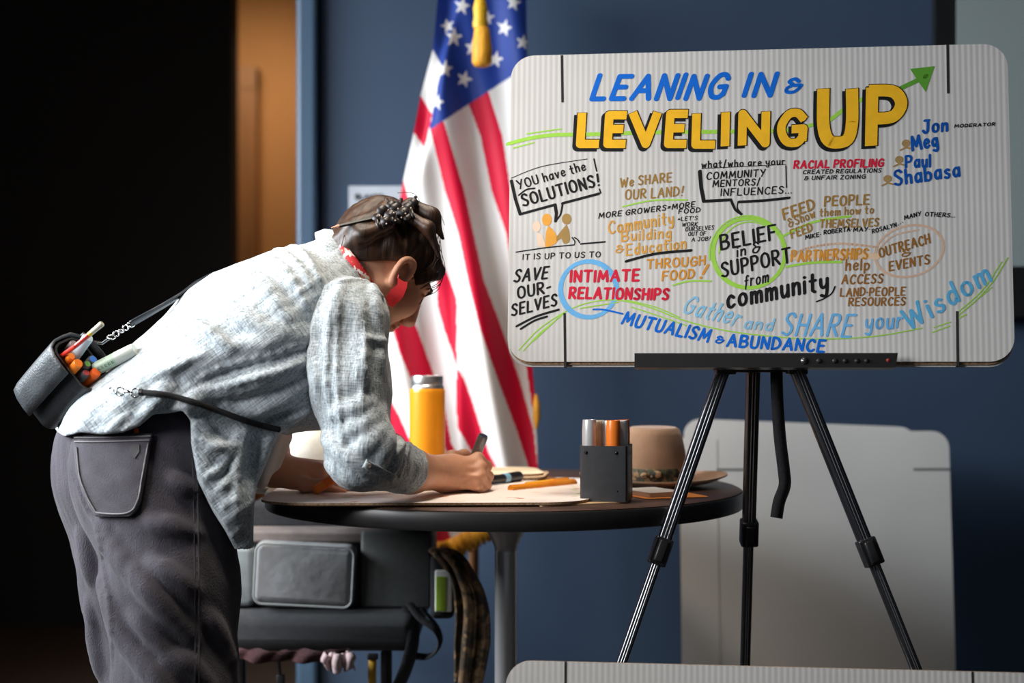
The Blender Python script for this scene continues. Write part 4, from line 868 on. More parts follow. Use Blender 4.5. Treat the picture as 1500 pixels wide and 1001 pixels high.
def mesh_field(fl, lo, hi, h, B=8, coarse=None):
    lo = np.array(lo, f32); hi = np.array(hi, f32); nb = np.ceil((hi-lo)/(h*B)).astype(int)
    g = np.stack(np.meshgrid(*[np.arange(n) for n in nb], indexing='ij'), -1).reshape(-1, 3)
    Cn = lo+(g+.5).astype(f32)*(h*B); hd = h*B*.87
    keep = np.abs(fl(Cn)) < hd*1.35+.006; g = g[keep]; Cn = Cn[keep]
    ii = np.stack(np.meshgrid(*[np.arange(B+1)]*3, indexing='ij'), -1).reshape(-1, 3)
    allv = []; V = []; KEY = []; EDG = []
    big = nb*B+2; enc = lambda c: (c[..., 0].astype(np.int64)*big[1]+c[..., 1])*big[2]+c[..., 2]
    for s in range(0, len(g), 1500):
        gb = g[s:s+1500]; X = lo+(gb[:, None, :]*B+ii[None]).astype(f32)*h
        d = fl.blocks(Cn[s:s+1500], X, hd).reshape(-1, B+1, B+1, B+1)
        ins = d < 0
        cnt = sum(ins[:, a:a+B, b:b+B, c:c+B].astype(np.int8) for a in (0, 1) for b in (0, 1) for c in (0, 1))
        act = np.argwhere((cnt > 0) & (cnt < 8))
        if not len(act): continue
        n_, x_, y_, z_ = act.T; cor = np.stack([d[n_, x_+a, y_+b, z_+c] for a in (0, 1) for b in (0, 1) for c in (0, 1)], 1)
        P8 = np.array([(a, b, c) for a in (0, 1) for b in (0, 1) for c in (0, 1)], f32)
        acc = np.zeros((len(act), 3), f32); cn = np.zeros(len(act), f32)
        for e0 in range(8):
            for bit in (4, 2, 1):
                if e0 & bit: continue
                e1 = e0 | bit; v0, v1 = cor[:, e0], cor[:, e1]; m = (v0 < 0) != (v1 < 0); t = np.where(m, v0/(v0-v1+1e-20), 0)
                acc += np.where(m[:, None], P8[e0]+t[:, None]*(P8[e1]-P8[e0]), 0); cn += m
        cell = gb[n_]*B+act[:, 1:]; V.append(lo+(cell+acc/cn[:, None])*h); KEY.append(enc(cell))
        for ax in range(3):
            sl = [slice(0, B)]*3; s2 = list(sl); s2[ax] = slice(1, B+1)
            a_, b_ = ins[(slice(None), *sl)], ins[(slice(None), *s2)]; q = np.argwhere(a_ != b_)
            if len(q): EDG.append((ax, gb[q[:, 0]]*B+q[:, 1:], a_[tuple(q.T)]))
    V = np.concatenate(V); KEY = np.concatenate(KEY); o = np.argsort(KEY); KS = KEY[o]; faces = []
    for ax, c, sg in EDG:
        u, v = [np.eye(3, dtype=int)[(ax+1) % 3], np.eye(3, dtype=int)[(ax+2) % 3]]
        idx = []; ok = np.ones(len(c), bool)
        for off in (0*u, u, u+v, v):
            k = enc(c-off); p = np.clip(np.searchsorted(KS, k), 0, len(KS)-1); ok &= KS[p] == k; idx.append(o[p])
        q = np.stack(idx, 1)[ok]; s_ = sg[ok]; q[~s_] = q[~s_][:, ::-1]; faces.append(q)
    return V, np.concatenate(faces)
def np_object(name, V, Fc, m, parent=None, smooth=True, label=None):
    me = bpy.data.meshes.new(name); o = ORG[parent.name]; V = np.asarray(V, np.float32)-np.asarray(o, np.float32)
    me.vertices.add(len(V)); me.vertices.foreach_set('co', V.ravel()); n = len(Fc); me.loops.add(n*4); me.loops.foreach_set('vertex_index', Fc.astype(np.int32).ravel())
    me.polygons.add(n); me.polygons.foreach_set('loop_start', np.arange(0, n*4, 4, dtype=np.int32)); me.polygons.foreach_set('loop_total', np.full(n, 4, np.int32))
    me.update(calc_edges=True); me.validate(); me.polygons.foreach_set('use_smooth', [True]*len(me.polygons)); me.materials.append(m); me.update()
    ob = bpy.data.objects.new(name, me); COL.objects.link(ob); ob.parent = parent; ORG[ob.name] = o
    if label: ob['label'] = label
    return ob
CAMN = np.array((0, 0, CAMZ), f32)
def march(fl, px, start=1.9, stop=3.0, out=0.0):
    # where the sight line through each photo point first meets the field; out pushes off the surface
    px = np.asarray(px, float); dv = np.stack([(px[:, 0]-750)/F, np.ones(len(px)), (HZ-px[:, 1])/F], 1).astype(f32); ln = np.sqrt((dv**2).sum(1)); t = np.full(len(px), start, f32)
    for _ in range(70):
        d = fl(CAMN+dv*t[:, None])-out; t = np.minimum(t+np.clip(d, -.02, .08)*.8/ln, stop)
    return CAMN+dv*t[:, None], t
def polysdf(poly):
    # signed distance (metres, taken at 2.4 m) from sight line to an outline drawn on the photograph: trims cloth at its hem
    pl = np.array(poly, f32)
    def f(X):
        qx = 750+X[:, 0]/X[:, 1]*F; qy = HZ-(X[:, 2]-CAMZ)/X[:, 1]*F; q = np.stack([qx, qy], 1); d = np.full(len(q), 1e9, f32); s = np.zeros(len(q), bool)
        for i in range(len(pl)):
            a, b = pl[i], pl[(i+1) % len(pl)]; e = b-a; w_ = q-a; t = np.clip((w_ @ e)/(e @ e), 0, 1); d = np.minimum(d, ((w_-t[:, None]*e)**2).sum(1))
            c = ((a[1] <= q[:, 1]) & (b[1] > q[:, 1])) | ((b[1] <= q[:, 1]) & (a[1] > q[:, 1]))
            with np.errstate(divide='ignore', invalid='ignore'): xi = a[0]+(q[:, 1]-a[1])*e[0]/(e[1] if abs(e[1]) > 1e-9 else 1e-9)
            s ^= c & (q[:, 0] < xi)
        return np.where(s, -1, 1)*np.sqrt(d)/868
    return f
def ridges(fl, lines, k=.012):
    new = []
    for pts, r, dep in lines:
        L = smoothline([(p[0], p[1], 0) for p in pts], 4); q, t = march(fl, [(v.x, v.y) for v in L]); n = len(q)
        for i in range(n-1):
            if t[i] > 2.9 or t[i+1] > 2.9 or abs(t[i]-t[i+1]) > .06: continue
            e = lambda j: r*(.45+.55*math.sin(math.pi*(j+.5)/n)); dp = lambda j: dep+1.9*(1-math.sin(math.pi*(j+.5)/n))**1.5
            dv = (q[i]-CAMN)/np.linalg.norm(q[i]-CAMN)
            new.append((cap(q[i]+dv*e(i)*dp(i), q[i+1]+dv*e(i+1)*dp(i+1), e(i), e(i+1)), k, 'u' if r > 0 else 's'))
    fl.p.extend(new)
# ------------------------------------------------------------------ the person
per = thing('person', 'person in a pale blue shirt and dark trousers bending over the table writing', 'person', (P(225, 0, 2.42).x, 2.42, 0))
skin = K('skin', (.60, .30, .185), .5, var=.10, vscale=30, bump=.12, bscale=260, sss=.25)
LAT = (-.26, .97, 0); LATP = (-.42, .905, 0); FWP = (.905, .42, 0)
# head frame
HC_ = P(561, 387, 2.50); yaw, pit = math.radians(35), math.radians(45)
HF = Vector((math.cos(pit)*math.cos(yaw), math.cos(pit)*math.sin(yaw), -math.sin(pit))); HU = Vector((math.sin(pit)*math.cos(yaw), math.sin(pit)*math.sin(yaw), math.cos(pit))); HL = HU.cross(HF)
def hp(x, y, z): return HC_+(HF*x+HL*y+HU*z)*HS
HAX = (HF, HL, HU)
NB_ = P(490, 408, 2.49)
# --- trousers
pants = Field(.022)
AXP = (FWP, LATP, (0, 0, 1))
pants.add(ellips(P(207, 690, 2.375), AXP, (.117, .105, .155))).add(ellips(P(166, 682, 2.50), AXP, (.105, .10, .15)))
pants.add(ellips(P(238, 655, 2.43), AXP, (.115, .16, .13)), .04)
pants.chain([P(240, 715, 2.365), P(250, 860, 2.33), P(259, 1005, 2.31), P(252, 1180, 2.30), P(248, 1345, 2.28)], [.116, .106, .098, .090, .088], .03)
pants.chain([P(176, 715, 2.50), P(206, 860, 2.50), P(232, 1005, 2.50), P(232, 1180, 2.48), P(228, 1310, 2.47)], [.105, .100, .095, .088, .086], .02)
base_pants = Field(); base_pants.p = list(pants.p)
ridges(pants, [([(172, 808), (205, 850), (240, 890), (284, 940)], .013, .35), ([(222, 825), (255, 845), (288, 868)], .011, .4), ([(150, 850), (170, 905), (192, 948), (232, 990), (262, 1020)], .013, .3), ([(215, 765), (250, 772), (292, 782)], .009, .45),
               ([(150, 765), (165, 800), (190, 838)], .012, .4), ([(196, 900), (230, 935), (270, 990)], .010, .4), ([(200, 960), (235, 1005), (260, 1040)], .011, .35), ([(250, 700), (270, 712), (290, 716)], .008, .5), ([(130, 880), (140, 940), (150, 990)], .010, .4), ([(300, 900), (322, 930), (338, 975)], .009, .45), ([(245, 960), (280, 975), (310, 1010)], .008, .5), ([(120, 780), (128, 815), (135, 850)], .009, .4)], .018)
ridges(pants, [([(286, 625), (288, 700), (290, 780), (291, 860), (291, 1000)], .0045, .1), ([(90, 640), (104, 690), (122, 735), (142, 778), (152, 830), (160, 890), (166, 960), (168, 1010)], .004, .2)], .004)
pants.post.append(lambda X, d: np.maximum(d, X[:, 2]-.965))
pants.post.append(lambda X, d: np.maximum(d, .075-X[:, 2]))
def noise3(X, f, seed=0):
    r = np.random.RandomState(seed); s = 0
    for i in range(5):
        v = r.randn(3)*f*(1+.5*i); s = s+np.sin(X @ v.astype(f32)+r.rand()*6.28+1.5*np.sin(X @ (r.randn(3)*f*.6).astype(f32)))/(1+.4*i)
    return s
pants.post.append(lambda X, d: d+.0006*noise3(X, 18, 3)+.0011*crease(X, (.5, .1, -.85), 7, 42, 4))
def crease(X, axis, along, across, seed):
    t = A3(Vector(axis).normalized()); h = X @ t; Y = (X-h[:, None]*t)*across+h[:, None]*t*along; s = 0; r = np.random.RandomState(seed)
    for i in range(6):
        v = r.randn(3).astype(f32); s = s+np.abs(np.sin(Y @ v*(1+.35*i)+1.2*np.sin(Y @ (r.randn(3)*.4).astype(f32))+r.rand()*6.28))/(1+.3*i)
    return s-1.6
denim = K('charcoal_denim', (.064, .058, .071), .85, var=.22, vscale=26, bump=.6, bscale=700, stretch=(1, 1, .4), sheen=.15, spec=.2)
V, Fc = mesh_field(pants, (-1.0, 2.15, .04), (-.36, 2.72, .99), .0042); trousers = np_object('trousers', V, Fc, denim, per)
def patch(fl, rows, nx, off, name, m, parent, thick=.002, label=None):
    pts = [(l+(r-l)*j/nx, y) for y, l, r in rows for j in range(nx+1)]; q, t = march(fl, pts, out=off); g = M(); n = nx+1
    g.grid([[Vector(q[i*n+j]) for j in range(n)] for i in range(len(rows))]); o = g.build(name, m, parent, label=label, smooth=180)
    md = o.modifiers.new('thickness', 'SOLIDIFY'); md.thickness = thick; md.offset = 0; return o
rows = []
for i in range(30):
    y = 636+i*(757-636)/29; s = (y-636)/121
    l = np.interp(y, [636, 690, 720, 745, 757], [107, 112, 121, 133, 141]); r = np.interp(y, [636, 700, 738, 750, 757], [223, 213, 206, 199, 189]); rows.append((y, l, r))
denim2 = K('pocket_denim', (.072, .066, .078), .85, var=.2, vscale=30, bump=.6, bscale=700, sheen=.15, spec=.2)
pocket = patch(base_pants, rows, 26, .0065, 'pocket', denim2, trousers, .003)
thread = K('grey_thread', (.20, .19, .20), .8)
def seam(fl, pts, off, r, name, m, parent, n=6, k=6):
    L = smoothline([(p[0], p[1], 0) for p in pts], k); q, t = march(fl, [(v.x, v.y) for v in L], out=off)
    g = M(); g.tube([Vector(v) for v in q], r, n); return g.build(name, m, parent, smooth=60)
for pts in ([(109, 647), (150, 647), (219, 645)], [(109, 641), (150, 641), (221, 639)], [(112, 655), (116, 695), (125, 722), (137, 745), (146, 752), (186, 752), (201, 735), (208, 700), (217, 650)]): seam(base_pants, pts,   .0095, .0013, 'stitching', thread, pocket)
em = [(190, 653), (204, 652), (204, 662), (197, 672), (190, 663)]; q, t = march(base_pants, em, out=.0095); g = M(); g.prism([Vector(v) for v in q], (0, .003, 0)); g.build('emblem', K('emblem_leather', (.03, .027, .03), .5), pocket, smooth=0)
for pts, r in (([(287, 640), (289, 700), (291, 800), (292, 900), (292, 1005)], .0012), ([(281, 640), (283, 700), (285, 800), (286, 900), (286, 1005)], .0010)): seam(pants, pts, .0005, r, 'side_seam', K('dark_thread', (.03, .028, .03), .8), trousers)
# --- shirt body
shirt = Field(.05)
SP = [(P(205, 655, 2.42), (.185, .135)), (P(275, 578, 2.45), (.18, .118)), (P(350, 522, 2.47), (.185, .132)), (P(405, 490, 2.48), (.19, .138)), (P(455, 440, 2.49), (.165, .092)), (P(494, 406, 2.485), (.085, .058)), (P(512, 396, 2.475), (.064, .056))]
for (a, ra), (b, rb) in zip(SP, SP[1:]): shirt.add(ellcap(a, b, ra, rb, LAT), .04)
shirt.add(ellcap(P(395, 555, 2.44), P(462, 555, 2.45), (.15, .085), (.13, .088), LAT), .05)
shirt.add(cap(P(478, 468, 2.41), P(470, 500, 2.41), .062, .06), .05).add(cap(P(420, 440, 2.60), P(405, 470, 2.64), .07, .06), .05)
bp2 = Field(.02); bp2.p = list(base_pants.p); bp2.infl = .011
shirt.p.append((lambda X: bp2(X), .03, 'u'))
shirt.add(cap(P(318, 640, 2.33), P(336, 735, 2.315), .045, .030), .04).add(cap(P(336, 735, 2.315), P(352, 815, 2.315), .030, .016), .03)
shirt.add(cap(P(370, 640, 2.36), P(358, 730, 2.34), .045, .014), .03)
base_shirt = Field(); base_shirt.p = list(shirt.p)
HEM = [(40, 560), (84, 633), (95, 640), (118, 634), (150, 637), (180, 634), (205, 624), (225, 607), (245, 606), (268, 602), (279, 616), (280, 650), (290, 705), (312, 750), (330, 778), (346, 809), (371, 808), (372, 745), (376, 712), (386, 690), (400, 655), (412, 634), (440, 660), (600, 660), (640, 300), (300, 250), (60, 400)]
hemf = polysdf(HEM)
ridges(shirt, [([(380, 372), (420, 405), (456, 462)], .010, .35), ([(405, 368), (440, 400), (462, 445)], .009, .4), ([(428, 364), (455, 395), (470, 430)], .007, .45), ([(350, 395), (395, 430), (440, 500)], .010, .45),
               ([(272, 466), (300, 485), (322, 505), (346, 516)], .010, .3), ([(320, 508), (280, 530), (235, 548), (200, 572)], .012, .3), ([(455, 490), (400, 500), (330, 520), (270, 560)], .011, .4), ([(458, 520), (410, 545), (345, 565), (285, 575)], .011, .4),
               ([(458, 548), (420, 580), (370, 600), (320, 602)], .010, .4), ([(455, 580), (430, 605), (400, 622)], .008, .45), ([(225, 545), (205, 575), (178, 600), (150, 622)], .010, .35), ([(255, 555), (235, 580), (215, 605)], .009, .4), ([(178, 575), (150, 600), (120, 625)], .009, .4), ([(300, 575), (280, 590), (270, 600)], .007, .4),
               ([(290, 622), (310, 650), (330, 660), (352, 640)], .008, .3), ([(352, 620), (345, 690), (350, 770), (358, 805)], .012, .25), ([(372, 640), (365, 690), (362, 740), (366, 800)], .009, .3), ([(300, 660), (318, 700), (334, 752), (345, 795)], .009, .35), ([(395, 638), (380, 675), (370, 715)], .007, .3), ([(288, 640), (300, 690), (315, 735)], .006, .4),
               ([(240, 470), (290, 500), (310, 540)], .008, .45), ([(330, 450), (370, 475), (420, 490)], .008, .45), ([(160, 590), (185, 575), (215, 552)], .007, .45)], .020)
ridges(shirt, [([(384, 368), (420, 398), (452, 452)], .005, .2), ([(412, 366), (440, 392), (458, 425)], .0045, .2), ([(440, 362), (455, 385), (470, 415)], .004, .2), ([(275, 466), (300, 480), (325, 500), (346, 514)], .006, .1), ([(450, 530), (400, 546), (350, 560), (300, 572)], .005, .2), ([(456, 500), (395, 520), (320, 540), (245, 588)], .005, .2), ([(300, 520), (260, 535), (220, 556)], .005, .2), ([(240, 580), (222, 596), (190, 622)], .005, .2), ([(452, 602), (425, 612), (396, 622)], .004, .2), ([(365, 622), (352, 655), (346, 700), (347, 760)], .007, .1), ([(284, 628), (305, 650), (335, 655), (358, 630)], .005, .15), ([(300, 700), (318, 690), (332, 672), (350, 640)], .006, .15), ([(322, 715), (338, 700), (352, 660)], .005, .2), ([(396, 640), (384, 668), (374, 700)], .004, .2), ([(200, 600), (175, 618), (160, 632)], .005, .2)], .009)
shirt.post.append(lambda X, d: d+.0006*noise3(X, 24, 9)+.0009*crease(X, (.8, .1, .6), 7, 50, 3)+.0005*crease(X, (.8, .1, .6), 20, 190, 7))
shirt_open = Field(); shirt_open.p = shirt.p; shirt_open.post = list(shirt.post)
def hem_cut(X, d):
    h = hemf(X); d = d-.0018*np.clip(1-np.abs(h+.006)/.006, 0, 1); return np.maximum(d, h)
shirt.post.append(hem_cut)
linen_cache = {}
def linen(name, rot):
    m = mat(name, (.5, .55, .58), .9, sheen=.25); nt = m.node_tree; b = nt.nodes['Principled BSDF']; tc = nt.nodes.new('ShaderNodeTexCoord'); outs = []
    for sc, dt in (((420, 420, 14), 2), ((14, 420, 420), 2), ((70, 70, 12), 3)):
        mp = nt.nodes.new('ShaderNodeMapping'); mp.vector_type = 'TEXTURE'; mp.inputs['Rotation'].default_value = (0, rot, 0); mp.inputs['Scale'].default_value = [1/s for s in sc]; nt.links.new(tc.outputs['Object'], mp.inputs[0])
        n = nt.nodes.new('ShaderNodeTexNoise'); n.inputs['Scale'].default_value = 1; n.inputs['Detail'].default_value = dt; nt.links.new(mp.outputs[0], n.inputs['Vector']); outs.append(n.outputs['Fac'])
    a = nt.nodes.new('ShaderNodeMath'); a.operation = 'ADD'; nt.links.new(outs[0], a.inputs[0]); nt.links.new(outs[1], a.inputs[1])
    a2 = nt.nodes.new('ShaderNodeMath'); a2.operation = 'MULTIPLY_ADD'; nt.links.new(outs[2], a2.inputs[0]); a2.inputs[1].default_value = .35; nt.links.new(a.outputs[0], a2.inputs[2])
    r = nt.nodes.new('ShaderNodeValToRGB'); mr = nt.nodes.new('ShaderNodeMapRange'); mr.inputs[1].default_value = .80; mr.inputs[2].default_value = 1.55; nt.links.new(a2.outputs[0], mr.inputs[0]); nt.links.new(mr.outputs[0], r.inputs[0])
    r.color_ramp.elements[0].color = (.14, .175, .198, 1); r.color_ramp.elements[1].color = (.60, .655, .68, 1); e = r.color_ramp.elements.new(.5); e.color = (.37, .42, .45, 1)
    nt.links.new(r.outputs[0], b.inputs['Base Color'])
    bu = nt.nodes.new('ShaderNodeBump'); bu.inputs['Strength'].default_value = .45; bu.inputs['Distance'].default_value = .002; nt.links.new(a2.outputs[0], bu.inputs['Height']); nt.links.new(bu.outputs[0], b.inputs['Normal'])
    return m
V, Fc = mesh_field(shirt, (-.92, 2.12, .70), (-.20, 2.80, 1.25), .0036); shirt_o = np_object('shirt', V, Fc, linen('pale_blue_linen', -.62), per)
# --- near sleeve
sl = Field(.03)
E0 = P(508, 470, 2.365); E1 = P(511, 560, 2.335); E2 = P(528, 668, 2.305); E3 = P(600, 690, 2.405)
sl.chain([P(496, 455, 2.395), E0, E1, E2], [.06, .0655, .0645, .0545]); sl.chain([E2, E3], [.055, .0400], .02)

ridges(sl, [([(545, 590), (520, 600), (490, 605)], .008, .45), ([(557, 605), (535, 622), (500, 640)], .010, .4), ([(562, 622), (548, 645), (520, 668)], .010, .35), ([(566, 634), (565, 655), (552, 680)], .008, .35), ([(585, 645), (580, 665), (572, 690)], .006, .4), ([(470, 460), (462, 520), (468, 590)], .010, .5), ([(500, 420), (485, 470), (480, 540)], .008, .5), ([(548, 420), (552, 480), (556, 540)], .008, .5),
            ([(475, 640), (500, 665), (540, 690)], .008, .4), ([(480, 680), (510, 700), (550, 708)], .007, .4), ([(520, 450), (530, 510), (526, 560)], .007, .55), ], .018)
ridges(sl, [([(456, 446), (468, 430), (486, 417), (508, 411), (530, 411), (550, 420), (564, 438)], .0035, .1), ([(482, 470), (479, 560), (488, 650)], .004, .2), ([(496, 445), (493, 540), (500, 650)], .0035, .2), ([(532, 440), (535, 520), (530, 600)], .0035, .2), ([(566, 500), (548, 498), (530, 494)], .006, .3), ([(600, 650), (594, 668), (585, 700)], .0035, .2), ([(592, 648), (584, 660), (578, 672)], .0045, .2)], .007)
base_sl = Field(); base_sl.p = list(sl.p); base_sl.infl = .0022
cd = (E3-E2).normalized(); ce = A3(E3); cdn = A3(cd)
sl.post.append(lambda X, d: d+.0005*noise3(X, 24, 12)+.0010*crease(X, (.05, 0, 1), 9, 75, 5)+.0006*crease(X, (.05, 0, 1), 22, 200, 8))
def cuff_cut(X, d):
    s = (X-ce) @ cdn; d = d-.0022*np.clip((s+.034)/.004, 0, 1)-.0012*np.clip(1-np.abs(s+.003)/.004, 0, 1); return np.maximum(d, s-.001)
sl.post.append(cuff_cut)
V, Fc = mesh_field(sl, (-.42, 2.18, .70), (-.08, 2.56, 1.20), .0034); sleeve = np_object('sleeve', V, Fc, linen('sleeve_linen', .06), shirt_o)
tabrows = [(676+i*2.2, 534+i*4.2-2, 546+i*4.2) for i in range(12)]
pts = [(534+s*44, 679+s*24) for s in np.linspace(0, 1, 12)]; q, t = march(sl, [(x+nx_*v, y+ny_*v) for (x, y) in pts for v in (-6, 0, 6) for nx_, ny_ in ((-.48, .88),)], out=.0055); g = M(); g.grid([[Vector(q[i*3+j]) for j in range(3)] for i in range(12)]); tabm = linen('tab_linen', .8); o = g.build('cuff_tab', tabm, sleeve, smooth=180); md = o.modifiers.new('thickness', 'SOLIDIFY'); md.thickness = .0035; md.offset = 0
g = M()
for j in (0, 2): g.tube([Vector(q[i*3+j])+Vector((0, -.0016, 0)) for i in range(12)], .0010, 6)
g.tube([Vector(q[33+j])+Vector((0, -.0016, 0)) for j in range(3)], .0010, 6); g.build('tab_edging', K('pale_edging', (.62, .65, .66), .9), sleeve, smooth=60)
q, t = march(sl, [(541, 683)], out=.0075); g = M(); g.lathe(Vector(q[0]), [(.0042, -.001), (.0044, .0005), (.003, .0014), (0, .001)], 16, (-.1, -1, .1)); g.build('button', K('brown_button', (.06, .045, .035), .35), sleeve)
# --- far sleeve
fs = Field(.03); fs.chain([P(405, 470, 2.64), P(378, 560, 2.66), P(368, 612, 2.64), P(392, 660, 2.59)], [.06, .052, .048, .038]); fs.post.append(lambda X, d: d+.0013*noise3(X, 45, 2))
V, Fc = mesh_field(fs, (-.62, 2.46, .75), (-.30, 2.78, 1.20), .005); np_object('sleeve', V, Fc, linen('far_sleeve_linen', .06), shirt_o)
# --- shirt collar, undershirt, bandana
nd = (HC_-NB_).normalized()
ndl = Vector((28, 0, -80)).normalized()
cax = Vector((.80, -.05, .42)).normalized()
g = M(); cc = P(502, 396, 2.475); g.lathe(cc, [(.066, -.012), (.080, -.010), (.078, .006), (.067, .022), (.060, .026), (.056, .020), (.060, .0)], 40, cax, sx=1, sy=1); g.build('collar', linen('collar_linen', .5), shirt_o, smooth=60)
us = Field(.02); us.add(ellcap(P(398, 636, 2.46), P(383, 706, 2.44), (.05, .026), (.03, .012), LAT)).add(cap(P(415, 640, 2.46), P(404, 680, 2.45), .014, .008))
V, Fc = mesh_field(us, (-.52, 2.34, .74), (-.33, 2.58, .98), .004); np_object('undershirt', V, Fc, K('cream_jersey', (.82, .74, .66), .9, var=.05), per)
ban = paper_mat('bandana_print', (.55, .02, .025), [((.75, .70, .66), 85, .54, .57), ((.65, .30, .16), 60, .60, .63)])
g = M(); g.lathe(P(526, 392, 2.465), [(.058, -.010), (.066, -.007), (.068, .0), (.064, .008), (.056, .010)], 40, Vector((.80, -.02, .56)).normalized(), sx=1.0, sy=1.0); g.build('bandana', ban, per, smooth=60)
# --- hair
hair = Field(.02)
HX0 = A3(HC_); HM = np.array([tuple(v) for v in HAX], f32)
hair.add(hell(hp(-.006, 0, .020), HAX, (.104, .084, .092)))
hair.add(hell(hp(-.052, 0, -.028), HAX, (.058, .066, .062)), .03)
hair.add(hell(hp(-.052, 0, .068), HAX, (.052, .044, .034)), .02)
hair.add(cap(hp(.058, -.066, .028), hp(.052, -.070, -.006), .018, .010), .015).add(cap(hp(.064, .060, .03), hp(.050, .066, -.004), .016, .010), .015)
hair.add(cap(hp(.075, -.035, .058), hp(.088, -.028, .030), .018, .008), .015)
pole_l = np.array((-.062, 0, .092)); nst = 34
for i in range(nst):
    a = 2*math.pi*i/nst+.09*math.sin(i*5.1); d0 = -pole_l/np.linalg.norm(pole_l); e1 = np.array((0, 1., 0)); e2 = np.cross(d0, e1); pts = []
    for s in np.linspace(.30, 1.7, 9):
        q = (-d0)*math.cos(s)+(e1*math.cos(a+.25*math.sin(s*2+i))+e2*math.sin(a+.25*math.sin(s*2+i)))*math.sin(s)
        rr = 1/math.sqrt((q[0]/.104)**2+(q[1]/.084)**2+(q[2]/.092)**2); pts.append(hp(*(np.array((-.006, 0, .020))+q*rr*.968)))
    rs = .0042+.0025*((i*7) % 5)/5
    for p0, p1 in zip(pts, pts[1:]): hair.add(cap(p0, p1, rs, rs), .012)
hair.chain([P(602, 300, 2.465), P(632, 317, 2.46), P(649, 350, 2.455)], [.013, .012, .003], .02)
hair.chain([P(598, 316, 2.435), P(627, 334, 2.425), P(643, 376, 2.43)], [.010, .010, .003], .014)
hair.chain([P(493, 352, 2.43), P(520, 333, 2.42), P(556, 318, 2.43)], [.004, .012, .012], .02)
hair.chain([P(503, 364, 2.42), P(530, 345, 2.405), P(570, 328, 2.41)], [.004, .010, .010], .015)
HLX = [-.12, -.09, -.05, -.02, .005, .03, .055, .075, .12]; HLZ = [-.115, -.092, -.050, -.018, .004, .004, -.006, .034, .075]
def hair_cut(X, d):
    q = (X-HX0) @ HM.T; return np.maximum(d, (HS*np.interp(q[:, 0]/HS, HLX, HLZ)-q[:, 2])*.75)
hair.post.append(hair_cut)
def hair_mat():
    m = bpy.data.materials.new('brown_hair'); m.use_nodes = True; nt = m.node_tree; b = nt.nodes['Principled BSDF']; b.inputs['Roughness'].default_value = .42; b.inputs['Specular IOR Level'].default_value = .4
    tc = nt.nodes.new('ShaderNodeTexCoord'); pole = hp(*pole_l)-Vector(ORG[per.name]); ax = (hp(*pole_l)-hp(-.006, 0, .02)).normalized()
    v1 = nt.nodes.new('ShaderNodeVectorMath'); v1.operation = 'SUBTRACT'; v1.inputs[1].default_value = pole; nt.links.new(tc.outputs['Object'], v1.inputs[0])
    dt = nt.nodes.new('ShaderNodeVectorMath'); dt.operation = 'DOT_PRODUCT'; dt.inputs[1].default_value = ax; nt.links.new(v1.outputs[0], dt.inputs[0])
    sc = nt.nodes.new('ShaderNodeVectorMath'); sc.operation = 'SCALE'; sc.inputs[0].default_value = ax; nt.links.new(dt.outputs['Value'], sc.inputs['Scale'])
    v2 = nt.nodes.new('ShaderNodeVectorMath'); v2.operation = 'SUBTRACT'; nt.links.new(v1.outputs[0], v2.inputs[0]); nt.links.new(sc.outputs[0], v2.inputs[1])
    nm = nt.nodes.new('ShaderNodeVectorMath'); nm.operation = 'NORMALIZE'; nt.links.new(v2.outputs[0], nm.inputs[0])
    n1 = nt.nodes.new('ShaderNodeTexNoise'); n1.inputs['Scale'].default_value = 16; n1.inputs['Detail'].default_value = 6; n1.inputs['Roughness'].default_value = .7; nt.links.new(nm.outputs[0], n1.inputs['Vector'])
    r = nt.nodes.new('ShaderNodeValToRGB'); r.color_ramp.elements[0].position = .34; r.color_ramp.elements[1].position = .68; r.color_ramp.elements[0].color = (.004, .002, .0015, 1); r.color_ramp.elements[1].color = (.075, .032, .015, 1); nt.links.new(n1.outputs['Fac'], r.inputs[0]); nt.links.new(r.outputs[0], b.inputs['Base Color'])
    bu = nt.nodes.new('ShaderNodeBump'); bu.inputs['Strength'].default_value = .5; bu.inputs['Distance'].default_value = .003; nt.links.new(n1.outputs['Fac'], bu.inputs['Height']); nt.links.new(bu.outputs[0], b.inputs['Normal'])
    return m
hm = hair_mat(); hc = np.array(tuple(HC_)); V, Fc = mesh_field(hair, hc-.155, hc+.155, .0026); hair_o = np_object('hair', V, Fc, hm, per)
# loose strands
g = M(); rnd = random.Random(11)
for i in range(40):
    k = (0, 1, 0, 1, 2)[i % 5]
    if k == 0: a = (rnd.uniform(-.10, -.08), rnd.uniform(-.05, .05), rnd.uniform(-.10, -.06)); b = (a[0]-.012, a[1]+.01, a[2]+.05); c = (-.07, a[1]*.4, .08)
    elif k == 1: a = (rnd.uniform(.03, .08), rnd.uniform(-.085, -.05), rnd.uniform(-.012, .02)); b = (a[0]+.004, a[1]-.006, a[2]+.04); c = (rnd.uniform(-.02, .03), -.06, .10)
    else: a = (rnd.uniform(-.06, .06), rnd.uniform(-.05, .05), .118+rnd.uniform(0, .012)); b = (a[0]-.03, a[1], a[2]+.006); c = (a[0]-.05, a[1]*.5, .108)
    g.tube(smoothline([hp(*a), hp(*b), hp(*c)], 5), .0006, 4)
g.build('loose_strands', hm, hair_o, smooth=180)
